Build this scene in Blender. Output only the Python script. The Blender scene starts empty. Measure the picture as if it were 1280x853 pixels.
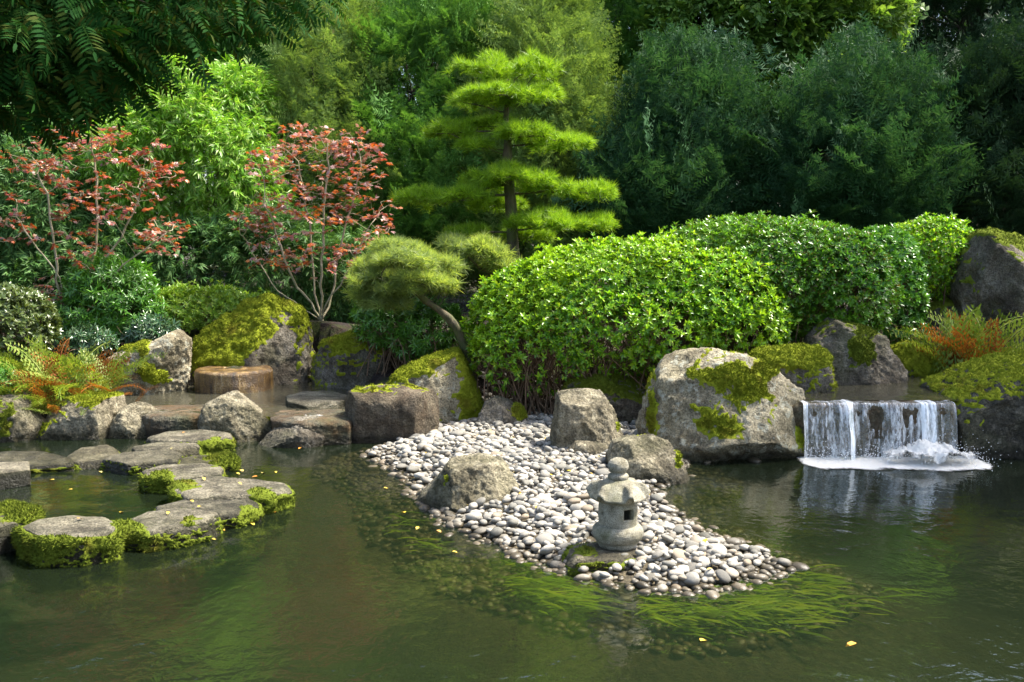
import bpy, bmesh, math, random
import numpy as np
from mathutils import Vector

sc = bpy.context.scene
COL = sc.collection
random.seed(7)
rng = np.random.default_rng(7)
R = math.radians

# ------------------------------------------------------------------ camera, world, sun, exposure
CAMZ, PITCH, FPX = 1.8, R(5.35), 1244.4
cd = bpy.data.cameras.new('camera')
cd.sensor_width = 36.0
cd.lens = 36.0 * FPX / 1280.0
cd.clip_start, cd.clip_end = 0.05, 2000.0
camera = bpy.data.objects.new('camera', cd)
camera.location = (0, 0, CAMZ)
camera.rotation_euler = (R(90) - PITCH, 0, 0)
COL.objects.link(camera)
sc.camera = camera

SUN_EL, SUN_AZ = R(58), R(78)          # azimuth measured from +Y towards +X
world = bpy.data.worlds.new('World')
sc.world = world
world.use_nodes = True
wn = world.node_tree
bg = wn.nodes['Background']
sky = wn.nodes.new('ShaderNodeTexSky')
sky.sky_type = 'NISHITA'
sky.sun_disc = False
sky.sun_elevation = SUN_EL
sky.sun_rotation = SUN_AZ
sky.air_density, sky.dust_density, sky.ozone_density = 1.0, 3.0, 0.6
wn.links.new(sky.outputs[0], bg.inputs[0])
bg.inputs[1].default_value = 0.15
sd = bpy.data.lights.new('sun', 'SUN')
sd.energy, sd.angle, sd.color = 5.0, R(9.0), (1.0, 0.95, 0.85)
sun = bpy.data.objects.new('sun', sd)
sdir = Vector((math.sin(SUN_AZ) * math.cos(SUN_EL), math.cos(SUN_AZ) * math.cos(SUN_EL), math.sin(SUN_EL)))
sun.rotation_euler = (-sdir).to_track_quat('-Z', 'Y').to_euler()
sun.location = (6, -6, 12)
COL.objects.link(sun)
vs = sc.view_settings
vs.view_transform, vs.look, vs.gamma, vs.use_curve_mapping = 'Standard', 'None', 1.0, False
vs.exposure = 1.55
cy = sc.cycles
cy.use_denoising = True
cy.max_bounces, cy.diffuse_bounces, cy.glossy_bounces = 8, 3, 3
cy.transmission_bounces, cy.transparent_max_bounces = 3, 12
cy.caustics_reflective = cy.caustics_refractive = False
cy.sample_clamp_indirect = 6.0

# ------------------------------------------------------------------ pixel -> world
cP, sP = math.cos(PITCH), math.sin(PITCH)
def ray(px, py):
    a, b = (px - 640.0) / FPX, (426.5 - py) / FPX
    return a, b * sP + cP, b * cP - sP
def at_z(px, py, z):
    dx, dy, dz = ray(px, py)
    t = (z - CAMZ) / dz
    return np.array((dx * t, dy * t, z))
def at_y(px, py, Y):
    dx, dy, dz = ray(px, py)
    t = Y / dy
    return np.array((dx * t, Y, CAMZ + dz * t))
def to_px(P):
    P = np.asarray(P, float)
    d = P - np.array((0, 0, CAMZ))
    f = d[:, 1] * cP - d[:, 2] * sP
    u = d[:, 1] * sP + d[:, 2] * cP
    return np.stack((640 + FPX * d[:, 0] / f, 426.5 - FPX * u / f), 1)

# ------------------------------------------------------------------ objects, tags, numpy meshes
def tag(o, label=None, cat=None, group=None, kind=None):
    if label: o['label'] = label
    if cat: o['category'] = cat
    if group: o['group'] = group
    if kind: o['kind'] = kind
    return o
def empty(name, loc, label, cat, group=None):
    o = bpy.data.objects.new(name, None)
    o.empty_display_size = 0.1
    COL.objects.link(o)
    o.location = [float(c) for c in loc]
    return tag(o, label, cat, group)
def mesh_np(name, V, F, mat=None, smooth=False):
    V = np.asarray(V, np.float32); F = np.asarray(F, np.int32)
    me = bpy.data.meshes.new(name)
    n, k = F.shape
    me.vertices.add(len(V)); me.vertices.foreach_set('co', V.ravel())
    me.loops.add(n * k); me.loops.foreach_set('vertex_index', F.ravel())
    me.polygons.add(n); me.polygons.foreach_set('loop_start', np.arange(0, n * k, k, dtype=np.int32))
    if smooth: me.polygons.foreach_set('use_smooth', np.ones(n, bool))
    me.update(calc_edges=True)
    if mat: me.materials.append(mat)
    return me
def link(name, me, parent=None, loc=None):
    o = bpy.data.objects.new(name, me)
    COL.objects.link(o)
    if parent is not None: o.parent = parent
    if loc is not None: o.location = [float(c) for c in loc]
    return o
def part(name, V, F, mat, parent, smooth=False):
    """vertices given in world space, made local to the (unrotated) parent"""
    org = np.array(parent.location) if parent is not None else np.zeros(3)
    return link(name, mesh_np(name, np.asarray(V) - org, F, mat, smooth), parent)
def cat_meshes(parts):
    Vs, Fs, o = [], [], 0
    for V, F in parts:
        Vs.append(np.asarray(V)); Fs.append(np.asarray(F) + o); o += len(V)
    return np.concatenate(Vs), np.concatenate(Fs)

# ------------------------------------------------------------------ noise
def _hash(ix, iy, iz, seed):
    h = (ix.astype(np.uint32) * np.uint32(374761393) + iy.astype(np.uint32) * np.uint32(668265263)
         + iz.astype(np.uint32) * np.uint32(2246822519) + np.uint32((seed * 3266489917) & 0xffffffff))
    h = (h ^ (h >> np.uint32(13))) * np.uint32(1274126177)
    h = (h ^ (h >> np.uint32(16))) * np.uint32(2654435761)
    return ((h ^ (h >> np.uint32(15))) & np.uint32(0xffff)).astype(np.float64) / 32767.5 - 1.0
def vnoise(P, seed=0):
    Pf = np.floor(P); I = Pf.astype(np.int64); f = P - Pf
    w = f * f * f * (f * (f * 6 - 15) + 10)
    out = 0
    for a in (0, 1):
        wx = w[:, 0] if a else 1 - w[:, 0]
        for b in (0, 1):
            wy = w[:, 1] if b else 1 - w[:, 1]
            for c in (0, 1):
                wz = w[:, 2] if c else 1 - w[:, 2]
                out = out + wx * wy * wz * _hash(I[:, 0] + a, I[:, 1] + b, I[:, 2] + c, seed)
    return out
ROT = np.array([[0.36, 0.48, -0.8], [-0.8, 0.6, 0.0], [0.48, 0.64, 0.6]])
def fbm(P, scale, octv=4, seed=0, gain=0.5, ridge=False):
    Q = np.asarray(P, float) * scale
    a, s, tot = 1.0, 0, 0
    for k in range(octv):
        n = vnoise(Q + 17.3 * k, seed + k)
        s = s + a * ((1 - 2 * np.abs(n)) if ridge else n); tot += a
        a *= gain; Q = (Q @ ROT.T) * 2.03
    return s / tot

_ico = {}
def ico(sub):
    if sub not in _ico:
        bm = bmesh.new(); bmesh.ops.create_icosphere(bm, subdivisions=sub, radius=1.0)
        bm.verts.ensure_lookup_table()
        V = np.array([v.co[:] for v in bm.verts]); F = np.array([[v.index for v in f.verts] for f in bm.faces])
        bm.free(); _ico[sub] = (V / np.linalg.norm(V, axis=1)[:, None], F)
    V, F = _ico[sub]
    return V.copy(), F
def vnormals(V, F):
    a, b, c = V[F[:, 0]], V[F[:, 1]], V[F[:, 2]]
    fn = np.cross(b - a, c - a)
    N = np.stack([sum(np.bincount(F[:, k], fn[:, j], len(V)) for k in range(3)) for j in range(3)], 1)
    return N / np.maximum(np.linalg.norm(N, axis=1), 1e-9)[:, None]
def unit(v):
    v = np.asarray(v, float)
    return v / np.maximum(np.linalg.norm(v, axis=-1, keepdims=True), 1e-9)

# ------------------------------------------------------------------ materials
def new_mat(name):
    m = bpy.data.materials.new(name); m.use_nodes = True
    nt = m.node_tree
    return m, nt, nt.nodes['Principled BSDF'], nt.nodes['Material Output']
class NB:
    def __init__(s, nt): s.nt = nt
    def n(s, t, **kw):
        x = s.nt.nodes.new(t)
        for k, v in kw.items(): setattr(x, k, v)
        return x
    def put(s, sock, v):
        if hasattr(v, 'is_linked') or isinstance(v, bpy.types.NodeSocket): s.nt.links.new(v, sock)
        else: sock.default_value = v
    def noise(s, vec, scale, detail=4, rough=0.55, dist=0.0):
        x = s.n('ShaderNodeTexNoise'); s.put(x.inputs['Vector'], vec)
        x.inputs['Scale'].default_value = scale; x.inputs['Detail'].default_value = detail
        x.inputs['Roughness'].default_value = rough; x.inputs['Distortion'].default_value = dist
        return x.outputs[0]
    def ramp(s, fac, stops, interp='LINEAR'):
        x = s.n('ShaderNodeValToRGB'); s.put(x.inputs[0], fac)
        cr = x.color_ramp; cr.interpolation = interp
        while len(cr.elements) < len(stops): cr.elements.new(0.5)
        for e, (p, c) in zip(cr.elements, stops):
            e.position = p; e.color = (c, c, c, 1) if not hasattr(c, '__len__') else (*c[:3], 1)
        return x.outputs[0]
    def mix(s, fac, a, b, mode='MIX'):
        x = s.n('ShaderNodeMix', data_type='RGBA', blend_type=mode)
        s.put(x.inputs[0], fac)
        for k, v in ((6, a), (7, b)):
            s.put(x.inputs[k], (*v, 1) if isinstance(v, tuple) and len(v) == 3 else v)
        return x.outputs[2]
    def math(s, op, a, b=0.0, clamp=False):
        x = s.n('ShaderNodeMath', operation=op); x.use_clamp = clamp
        s.put(x.inputs[0], a); s.put(x.inputs[1], b)
        return x.outputs[0]
    def mapping(s, vec, scale=(1, 1, 1), loc=(0, 0, 0), rot=(0, 0, 0)):
        x = s.n('ShaderNodeMapping'); s.put(x.inputs[0], vec)
        x.inputs['Scale'].default_value = scale; x.inputs['Location'].default_value = loc
        x.inputs['Rotation'].default_value = rot
        return x.outputs[0]
    def bump(s, h, strength=0.5, dist=0.02, normal=None):
        x = s.n('ShaderNodeBump'); x.inputs['Strength'].default_value = strength
        x.inputs['Distance'].default_value = dist; s.put(x.inputs['Height'], h)
        if normal is not None: s.put(x.inputs['Normal'], normal)
        return x.outputs[0]
    def objvec(s):
        tc = s.n('ShaderNodeTexCoord'); oi = s.n('ShaderNodeObjectInfo')
        sc_ = s.n('ShaderNodeVectorMath', operation='SCALE'); sc_.inputs[0].default_value = (37.1, 19.7, 53.3)
        s.put(sc_.inputs['Scale'], oi.outputs['Random'])
        ad = s.n('ShaderNodeVectorMath', operation='ADD')
        s.put(ad.inputs[0], tc.outputs['Object']); s.put(ad.inputs[1], sc_.outputs[0])
        return ad.outputs[0]
    def zpos(s):
        g = s.n('ShaderNodeNewGeometry'); sp = s.n('ShaderNodeSeparateXYZ')
        s.put(sp.inputs[0], g.outputs['Position'])
        return sp.outputs['Z']

def rock_mat(name, dark, mid, pale, lichen=0.35, green=0.25, stain=0.5, wet=True, rusty=0.0, wetz=0.05, flank=0.0):
    m, nt, b, out = new_mat(name); B = NB(nt); v = B.objvec()
    n1 = B.noise(v, 3.2, 9, 0.66, 0.4)
    col = B.ramp(n1, [(0.38, dark), (0.5, mid), (0.62, pale)])
    n2 = B.noise(v, 60, 3, 0.6)
    col = B.mix(0.75, col, B.ramp(n2, [(0.36, 0.3), (0.5, 0.95), (0.66, 1.45)]), 'MULTIPLY')
    # lichen discs
    n3 = B.noise(v, 11, 5, 0.7)
    lm = B.ramp(n3, [(0.60 - 0.12 * lichen, 0.0), (0.66 - 0.12 * lichen, 1.0)])
    lm = B.math('MULTIPLY', lm, min(1.0, lichen * 1.6))
    col = B.mix(lm, col, tuple(min(0.5, c * 1.2 + 0.04) for c in pale))
    # algae green film
    n4 = B.noise(v, 2.1, 6, 0.6)
    col = B.mix(B.math('MULTIPLY', B.ramp(n4, [(0.45, 0.0), (0.7, 1.0)]), green), col, (0.09, 0.11, 0.03))
    # dark run stains
    n5 = B.noise(B.mapping(v, (6, 6, 1.2)), 1.4, 6, 0.7)
    col = B.mix(B.math('MULTIPLY', B.ramp(n5, [(0.46, 0.0), (0.62, 1.0)]), stain), col, tuple(c * 0.35 for c in dark))
    if rusty: col = B.mix(B.math('MULTIPLY', B.ramp(B.noise(v, 5, 5, 0.7), [(0.4, 0.0), (0.65, 1.0)]), rusty), col, (0.16, 0.075, 0.02))
    rgh = 0.85
    if flank:      # steep faces mixed towards a dark olive, flat tops left alone
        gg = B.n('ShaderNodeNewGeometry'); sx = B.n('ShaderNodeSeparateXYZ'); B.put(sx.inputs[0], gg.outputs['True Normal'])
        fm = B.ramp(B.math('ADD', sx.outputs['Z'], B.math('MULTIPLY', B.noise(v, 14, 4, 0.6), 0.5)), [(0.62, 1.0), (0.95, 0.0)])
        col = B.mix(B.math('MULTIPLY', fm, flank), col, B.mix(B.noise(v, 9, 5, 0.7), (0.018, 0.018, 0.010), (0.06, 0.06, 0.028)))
    if wet:
        zz = B.math('ADD', B.zpos(), B.math('MULTIPLY', B.noise(v, 9, 4), -0.05))
        wm = B.ramp(B.math('MULTIPLY', zz, 1.0), [(max(0.0, wetz - 0.03), 1.0), (wetz + 0.03, 0.0)])
        col = B.mix(wm, col, B.mix(1.0, col, (0.30, 0.30, 0.24), 'MULTIPLY'))
        rgh = B.math('MULTIPLY_ADD', wm, -0.5)
        nt.nodes[-1].inputs[2].default_value = 0.85
    nt.links.new(col, b.inputs['Base Color'])
    B.put(b.inputs['Roughness'], rgh)
    b.inputs['Specular IOR Level'].default_value = 0.3
    h = B.math('ADD', B.math('ADD', B.math('MULTIPLY', B.noise(v, 7, 6, 0.65), 1.6), B.noise(v, 22, 8, 0.72)), B.math('MULTIPLY', B.noise(v, 130, 3, 0.6), 0.35))
    vo = B.n('ShaderNodeTexVoronoi', feature='DISTANCE_TO_EDGE'); B.put(vo.inputs['Vector'], B.mix(0.12, v, B.noise(v, 6, 4))); vo.inputs['Scale'].default_value = 5.0
    h = B.math('ADD', h, B.math('MULTIPLY', B.ramp(vo.outputs['Distance'], [(0.0, 0.0), (0.035, 1.0)]), 0.12))
    nt.links.new(B.bump(h, 1.0, 0.05), b.inputs['Normal'])
    return m

def leaf_mat(name, cols, rough=0.45, transl=0.3, spec=0.35, patch=None, tcol=None):
    """cols: 3-4 colours picked per leaf; patch: second colour that appears in clumps of young growth"""
    m, nt, b, out = new_mat(name); B = NB(nt)
    g = B.n('ShaderNodeNewGeometry'); tc = B.n('ShaderNodeTexCoord')
    k = len(cols)
    col = B.ramp(g.outputs['Random Per Island'], [(i / max(1, k - 1), c) for i, c in enumerate(cols)])
    if patch:
        pn = B.noise(tc.outputs['Object'], patch[1], 3, 0.5)
        col = B.mix(B.math('MULTIPLY', B.ramp(pn, [(0.42, 0.0), (0.62, 1.0)]), patch[2]), col, patch[0])
    nt.links.new(col, b.inputs['Base Color'])
    b.inputs['Roughness'].default_value = rough
    b.inputs['Specular IOR Level'].default_value = spec
    t = B.n('ShaderNodeBsdfTranslucent')
    nt.links.new(B.mix(1.0, col, tcol or (1.5, 1.45, 0.7), 'MULTIPLY'), t.inputs['Color'])
    ms = B.n('ShaderNodeMixShader'); ms.inputs[0].default_value = transl
    nt.links.new(b.outputs[0], ms.inputs[1]); nt.links.new(t.outputs[0], ms.inputs[2])
    nt.links.new(ms.outputs[0], out.inputs['Surface'])
    return m
def bark_mat(name, a, c, moss=0.0, scale=18):
    m, nt, b, out = new_mat(name); B = NB(nt); v = B.objvec()
    n = B.noise(B.mapping(v, (1, 1, 0.3)), scale, 6, 0.65)
    col = B.ramp(n, [(0.35, a), (0.65, c)])
    if moss: col = B.mix(B.math('MULTIPLY', B.ramp(B.noise(v, 6, 4), [(0.42, 0), (0.58, 1)]), moss), col, (0.07, 0.10, 0.015))
    nt.links.new(col, b.inputs['Base Color']); b.inputs['Roughness'].default_value = 0.85
    nt.links.new(B.bump(n, 0.9, 0.02), b.inputs['Normal'])
    return m

MAT = {}
MAT['granite'] = rock_mat('granite', (0.079, 0.067, 0.041), (0.213, 0.182, 0.118), (0.386, 0.338, 0.232))
MAT['pale_granite'] = rock_mat('pale_granite', (0.140, 0.115, 0.071), (0.329, 0.283, 0.182), (0.504, 0.440, 0.301), lichen=0.45, green=0.15, stain=0.35)
MAT['dark_stone'] = rock_mat('dark_stone', (0.050, 0.044, 0.032), (0.112, 0.100, 0.069), (0.213, 0.189, 0.138), lichen=0.28, green=0.35, stain=0.6)
MAT['stained'] = rock_mat('stained', (0.056, 0.045, 0.032), (0.112, 0.089, 0.060), (0.190, 0.158, 0.107), lichen=0.15, green=0.12, stain=0.5, rusty=0.15)
MAT['brown_rock'] = rock_mat('brown_rock', (0.08, 0.065, 0.045), (0.17, 0.145, 0.105), (0.27, 0.24, 0.19), lichen=0.2, green=0.4, stain=0.4)
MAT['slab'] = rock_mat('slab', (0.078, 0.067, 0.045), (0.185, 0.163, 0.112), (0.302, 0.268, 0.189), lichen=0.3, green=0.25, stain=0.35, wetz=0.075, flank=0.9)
MAT['ledge'] = rock_mat('ledge', (0.05, 0.045, 0.032), (0.11, 0.10, 0.07), (0.19, 0.17, 0.12), lichen=0.1, green=0.5, stain=0.5, rusty=0.5)
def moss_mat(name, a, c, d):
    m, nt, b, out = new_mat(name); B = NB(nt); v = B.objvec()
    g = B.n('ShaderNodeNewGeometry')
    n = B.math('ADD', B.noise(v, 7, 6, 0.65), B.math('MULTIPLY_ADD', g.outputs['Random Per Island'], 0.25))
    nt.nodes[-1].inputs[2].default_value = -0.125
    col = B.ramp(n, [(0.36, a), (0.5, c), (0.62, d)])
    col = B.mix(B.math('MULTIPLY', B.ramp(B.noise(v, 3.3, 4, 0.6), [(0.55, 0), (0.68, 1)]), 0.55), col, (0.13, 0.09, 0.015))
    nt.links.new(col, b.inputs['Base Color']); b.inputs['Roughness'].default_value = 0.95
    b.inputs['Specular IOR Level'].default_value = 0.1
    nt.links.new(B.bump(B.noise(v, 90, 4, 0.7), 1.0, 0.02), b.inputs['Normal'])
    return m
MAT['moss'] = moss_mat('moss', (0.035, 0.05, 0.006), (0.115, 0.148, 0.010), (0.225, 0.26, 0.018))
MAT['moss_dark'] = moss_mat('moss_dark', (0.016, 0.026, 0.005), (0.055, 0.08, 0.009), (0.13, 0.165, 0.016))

# ------------------------------------------------------------------ rocks
def polar(poly, c):
    P = np.asarray(poly, float) - c
    D = []
    for i in range(len(P)):
        a, b = P[i], P[(i + 1) % len(P)]
        for t in np.linspace(0, 1, 40, endpoint=False): D.append(a + (b - a) * t)
    D = np.array(D); th = np.arctan2(D[:, 1], D[:, 0]); r = np.hypot(D[:, 0], D[:, 1])
    o = np.argsort(th)
    return lambda q: np.interp(q, th[o], r[o], period=2 * math.pi)
def carve(V, F, seed, fac=(), nrand=8, rough=1.0, size=0.5, flat_top=False):
    r = np.random.default_rng(seed)
    c = V.mean(0)
    L = V - c
    cuts = [(np.array(f[:3], float), f[3]) for f in fac]
    for _ in range(nrand):
        n = r.normal(size=3); n[2] *= 0.8
        cuts.append((n, r.uniform(0.70, 0.93)))
    for n, k in cuts:
        n = unit(n); d = L @ n; h = k * d.max()
        e = np.maximum(d - h, 0)
        L = L - n * (e * 0.94)[:, None]
    V = L + c
    N = vnormals(V, F)
    s = size
    d = fbm(V, 1.6 / s, 3, seed) * 0.055 * s + fbm(V, 4.5 / s, 4, seed + 9, 0.6, True) * 0.045 * s + fbm(V, 14 / s, 4, seed + 21, 0.65) * 0.03 * s
    # bedding steps: small terraces that read as broken stone
    q = fbm(V, 3.0 / s, 2, seed + 5)
    d = d + (np.floor(q * 5) / 5 - q) * 0.10 * s
    if flat_top: d = d * np.where(N[:, 2] > 0.7, 0.45, 1.0)
    return V + N * (d * rough)[:, None]
def moss_part(o, V, F, seed, bias, up, nz, blobs=(), cushion=0.022, tuft=9000, mat='moss', scale=5.0, tl=0.02):
    N = vnormals(V, F)
    mask = bias + 0.2 + up * N[:, 2] + nz * fbm(V, scale, 5, seed + 70, 0.65) + 0.28 * fbm(V, 24, 3, seed + 71, 0.6)
    if len(blobs):
        px = to_px(V)
        for (bx, by, rx, ry, w) in blobs:
            mask = mask + w * np.exp(-((px[:, 0] - bx) / rx) ** 2 - ((px[:, 1] - by) / ry) ** 2)
    mk = np.clip(mask, -1, 1)
    sel = (mk[F] > 0).any(1)
    if sel.sum() < 12: return None
    lump = np.clip(0.5 + 0.9 * fbm(V, 17, 3, seed + 3), 0, 1.2)
    off = np.where(mk > 0, 0.004 + cushion * np.clip(mk * 2.2, 0, 1) * (0.1 + 1.4 * lump), -0.012)
    W = V + N * off[:, None]
    Fs = F[sel]
    lab = np.arange(len(V))
    for _ in range(400):
        mn = lab[Fs].min(1); new = lab.copy()
        for k in range(3): np.minimum.at(new, Fs[:, k], mn)
        new = new[new]
        if (new == lab).all(): break
        lab = new
    fl = lab[Fs[:, 0]]; ids, cnt = np.unique(fl, return_counts=True)
    ids = ids[cnt >= 14]
    box = []
    for q in ids:
        pv = V[np.unique(Fs[fl == q])]; box.append([{int(q)}, pv.min(0), pv.max(0)])
    merged = True
    while merged:
        merged = False
        for a in range(len(box)):
            for b in range(a + 1, len(box)):
                gap = np.maximum(0, np.maximum(box[a][1] - box[b][2], box[b][1] - box[a][2]))
                if np.linalg.norm(gap) < 0.07:
                    box[a] = [box[a][0] | box[b][0], np.minimum(box[a][1], box[b][1]), np.maximum(box[a][2], box[b][2])]
                    box.pop(b); merged = True; break
            if merged: break
    tot = sum(len(Fs[np.isin(fl, list(bx[0]))]) for bx in box) or 1
    for bx in box:
        Fc = Fs[np.isin(fl, list(bx[0]))]
        if len(Fc) < 30: continue
        used = np.unique(Fc); re = np.full(len(V), -1); re[used] = np.arange(len(used))
        parts = [(W[used], re[Fc])]
        core = Fc[(mk[Fc] > 0.03).all(1)]
        if len(core) and tuft:
            a, b, c = W[core[:, 0]], W[core[:, 1]], W[core[:, 2]]
            ar = np.linalg.norm(np.cross(b - a, c - a), axis=1)
            r = np.random.default_rng(seed)
            n = min(int(tuft * len(Fc) / tot) + 10, int(ar.sum() / 2 / (0.0065 ** 2)) + 20)
            ix = r.choice(len(core), n, p=ar / ar.sum())
            u, v = r.random(n), r.random(n); fl_ = u + v > 1; u[fl_] = 1 - u[fl_]; v[fl_] = 1 - v[fl_]
            P = a[ix] + (b - a)[ix] * u[:, None] + (c - a)[ix] * v[:, None]
            d = unit(N[core[ix, 0]] + r.normal(size=(n, 3)) * 0.55)
            s = unit(np.cross(d, r.normal(size=(n, 3))))
            w = r.uniform(0.003, 0.0065, n)[:, None]; l = r.uniform(0.5, 1.3, n)[:, None] * tl
            T = np.stack((P - s * w - d * 0.004, P + s * w - d * 0.004, P + d * l), 1).reshape(-1, 3)
            parts.append((T, np.arange(3 * n).reshape(-1, 3)))
        VV, FF = cat_meshes(parts)
        part('moss', VV, FF, MAT[mat], o, True)
def finish(name, V, F, mat, label, cat='rock', group=None, seed=1, moss=None):
    base = np.array((V[:, 0].mean(), V[:, 1].mean(), V[:, 2].min()))
    o = link(name, mesh_np(name, V - base, F, MAT[mat], True), None, base)
    tag(o, label, cat, group)
    for mo in (moss if isinstance(moss, list) else [moss] if moss else []):
        moss_part(o, V, F, seed, **mo)
    return o
def rock(name, label, out, front, thick, zg=0.0, p=3.2, fac=(), nrand=7, rough=1.0, mat='granite', sub=6, seed=1, moss=None, cat='rock', lean=0.0, group=None):
    """out: silhouette in pixels at the rock's own depth; front: pixel row where its front meets ground zg"""
    out = np.asarray(out, float)
    cx = (out[:, 0].min() + out[:, 0].max()) / 2
    Yc = at_z(cx, front, zg)[1] + thick * 0.85
    pts = np.array([at_y(a, b, Yc) for a, b in out])
    c2 = np.array(((pts[:, 0].min() + pts[:, 0].max()) / 2, (pts[:, 2].min() + pts[:, 2].max()) / 2))
    Rf = polar(pts[:, (0, 2)], c2)
    S, F = ico(sub)
    rho = np.hypot(S[:, 0], S[:, 2]); th = np.arctan2(S[:, 2], S[:, 0])
    k = 1.0 / (rho ** p + np.abs(S[:, 1]) ** p) ** (1 / p)
    rr = Rf(th)
    x = c2[0] + rho * k * rr * np.cos(th); z = c2[1] + rho * k * rr * np.sin(th)
    y = Yc + S[:, 1] * k * thick + lean * (z - zg)
    V = np.stack((x, y, z), 1)
    hx, hz = np.ptp(pts[:, 0]) / 2, np.ptp(pts[:, 2]) / 2
    V = carve(V, F, seed, fac, nrand, rough, (hx + hz + thick) / 3)
    return finish(name, V, F, mat, label, cat, group, seed, moss)
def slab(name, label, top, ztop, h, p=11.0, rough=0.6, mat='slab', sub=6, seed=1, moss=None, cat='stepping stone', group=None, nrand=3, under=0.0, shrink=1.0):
    pts = np.array([at_z(a, b, ztop)[:2] for a, b in top])
    c2 = (pts.min(0) + pts.max(0)) / 2
    pts = c2 + (pts - c2) * shrink
    Rf = polar(pts, c2)
    S, F = ico(sub)
    rho = np.hypot(S[:, 0], S[:, 1]); th = np.arctan2(S[:, 1], S[:, 0])
    k = 1.0 / (rho ** p + np.abs(S[:, 2]) ** p) ** (1 / p)
    rr = Rf(th) * rho * k
    z = ztop - h + S[:, 2] * k * h
    taper = 1 - under * np.clip((ztop - z) / (2 * h), 0, 1)
    V = np.stack((c2[0] + rr * taper * np.cos(th), c2[1] + rr * taper * np.sin(th), z), 1)
    s = (np.ptp(pts[:, 0]) + np.ptp(pts[:, 1])) / 4
    V = carve(V, F, seed, (), nrand, rough, min(s, 0.32), True)
    return finish(name, V, F, mat, label, cat, group, seed, moss)
# ------------------------------------------------------------------ ground, pond bed, water
def wpoly(px, z): return np.array([at_z(a, b, z)[:2] for a, b in px])
def sdist(P, poly):
    """signed distance to polygon, positive inside"""
    P = np.asarray(P, float); A = poly; Bp = np.roll(poly, -1, 0)
    d = np.full(len(P), 1e9); ins = np.zeros(len(P), bool)
    for a, b in zip(A, Bp):
        ab = b - a; t = np.clip(((P - a) @ ab) / max(ab @ ab, 1e-12), 0, 1)
        d = np.minimum(d, np.hypot(*(P - a - t[:, None] * ab).T))
        c = ((a[1] > P[:, 1]) != (b[1] > P[:, 1]))
        with np.errstate(divide='ignore', invalid='ignore'):
            xi = (b[0] - a[0]) * (P[:, 1] - a[1]) / (b[1] - a[1]) + a[0]
        ins ^= c & (P[:, 0] < xi)
    return np.where(ins, d, -d)
def sstep(a, b, x):
    t = np.clip((x - a) / (b - a), 0, 1); return t * t * (3 - 2 * t)
SPIT = wpoly([(452, 566), (475, 580), (505, 600), (528, 630), (548, 652), (590, 674), (640, 697), (700, 716), (760, 734), (820, 742), (880, 742),
              (935, 731), (980, 718), (994, 710), (955, 690), (905, 671), (865, 653), (835, 632), (822, 612), (850, 600), (865, 575), (850, 545),
              (800, 505), (690, 498), (600, 505), (540, 530), (500, 550)], 0.0)
bankpx = [(-900, 560), (0, 549), (60, 545), (140, 545), (195, 540), (320, 538), (440, 540), (500, 530), (560, 520), (600, 512), (700, 505), (800, 508),
          (860, 540), (1000, 552), (1165, 552), (1230, 560), (1300, 560), (2200, 575)]
BANK = np.concatenate([wpoly(bankpx, 0.0), np.array([(60.0, 70.0), (-60.0, 70.0)])])
POOL_L = np.concatenate([wpoly([(120, 512), (200, 516), (330, 520), (440, 519)], 0.22), wpoly([(470, 505), (440, 478), (390, 474), (240, 474), (150, 488)], 0.22)])
POOL_R = wpoly([(985, 502), (1170, 502), (1195, 480), (1150, 462), (1040, 466), (985, 480)], 0.47)
def ground_h(x, y):
    P = np.stack((x, y), 1)
    P3 = np.stack((x, y, 0 * x), 1)
    n = fbm(P3, 1.1, 4, 3); n2 = fbm(P3, 5.0, 3, 8)
    bed = -0.5 + 0.05 * n
    ds = sdist(P, SPIT)
    spit = np.where(ds > 0, np.minimum(ds * 0.16, 0.10) - 0.015, np.maximum(ds * 0.30, -2) - 0.015)
    h = np.maximum(bed, spit)
    db = sdist(P, BANK)
    rise = 0.16 + 0.20 * sstep(9.2, 10.2, y) + 0.42 * sstep(10.9, 12.2, y) + 0.03 * np.clip(y - 12, 0, 30) + 0.04 * n + 0.012 * n2
    bk = np.where(db > 0, -0.1 + (rise + 0.1) * sstep(-0.02, 0.3, db), -0.1 + db * 1.6)
    mc = at_y(402, 420, 12.1)
    bk = bk + 0.12 * np.exp(-((x - mc[0]) / 0.7) ** 2 - ((y - mc[1]) / 0.55) ** 2) * (db > 0)
    h = np.maximum(h, bk)
    # bank on the photographer's side, and to both far sides
    near = 0.12 + 0.02 * n - 1.2 * np.clip(y - 1.3, -0.2, 1)
    h = np.maximum(h, np.where(y < 2.0, near, -9))
    side = np.abs(x) - 7.5 - 0.4 * n
    h = np.maximum(h, np.where(side > -1, -0.1 + 0.45 * sstep(-0.6, 0.6, side), -9))
    for poly, zf in ((POOL_L, 0.07), (POOL_R, 0.33)):
        dp = sdist(P, poly)
        h = np.where(dp > -0.12, np.minimum(h, zf + 0.02 * n2 + np.clip(-dp, 0, 1) * 2.0), h)
    return h
gx = np.concatenate([-np.geomspace(7.6, 300, 26)[::-1], np.arange(-7.5, 7.51, 0.07), np.geomspace(7.6, 300, 26)])
gy = np.concatenate([-np.geomspace(0.6, 300, 20)[::-1], np.arange(-0.5, 13.0, 0.07), np.geomspace(13.1, 400, 40)])
X, Y = np.meshgrid(gx, gy)
Z = ground_h(X.ravel(), Y.ravel())
nx, ny = len(gx), len(gy)
I = (np.arange(ny - 1)[:, None] * nx + np.arange(nx - 1)[None]).ravel()
GF = np.stack((I, I + 1, I + nx + 1, I + nx), 1)
m, nt, b, out = new_mat('soil'); B = NB(nt)
tc = B.n('ShaderNodeTexCoord'); v = tc.outputs['Object']
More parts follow.
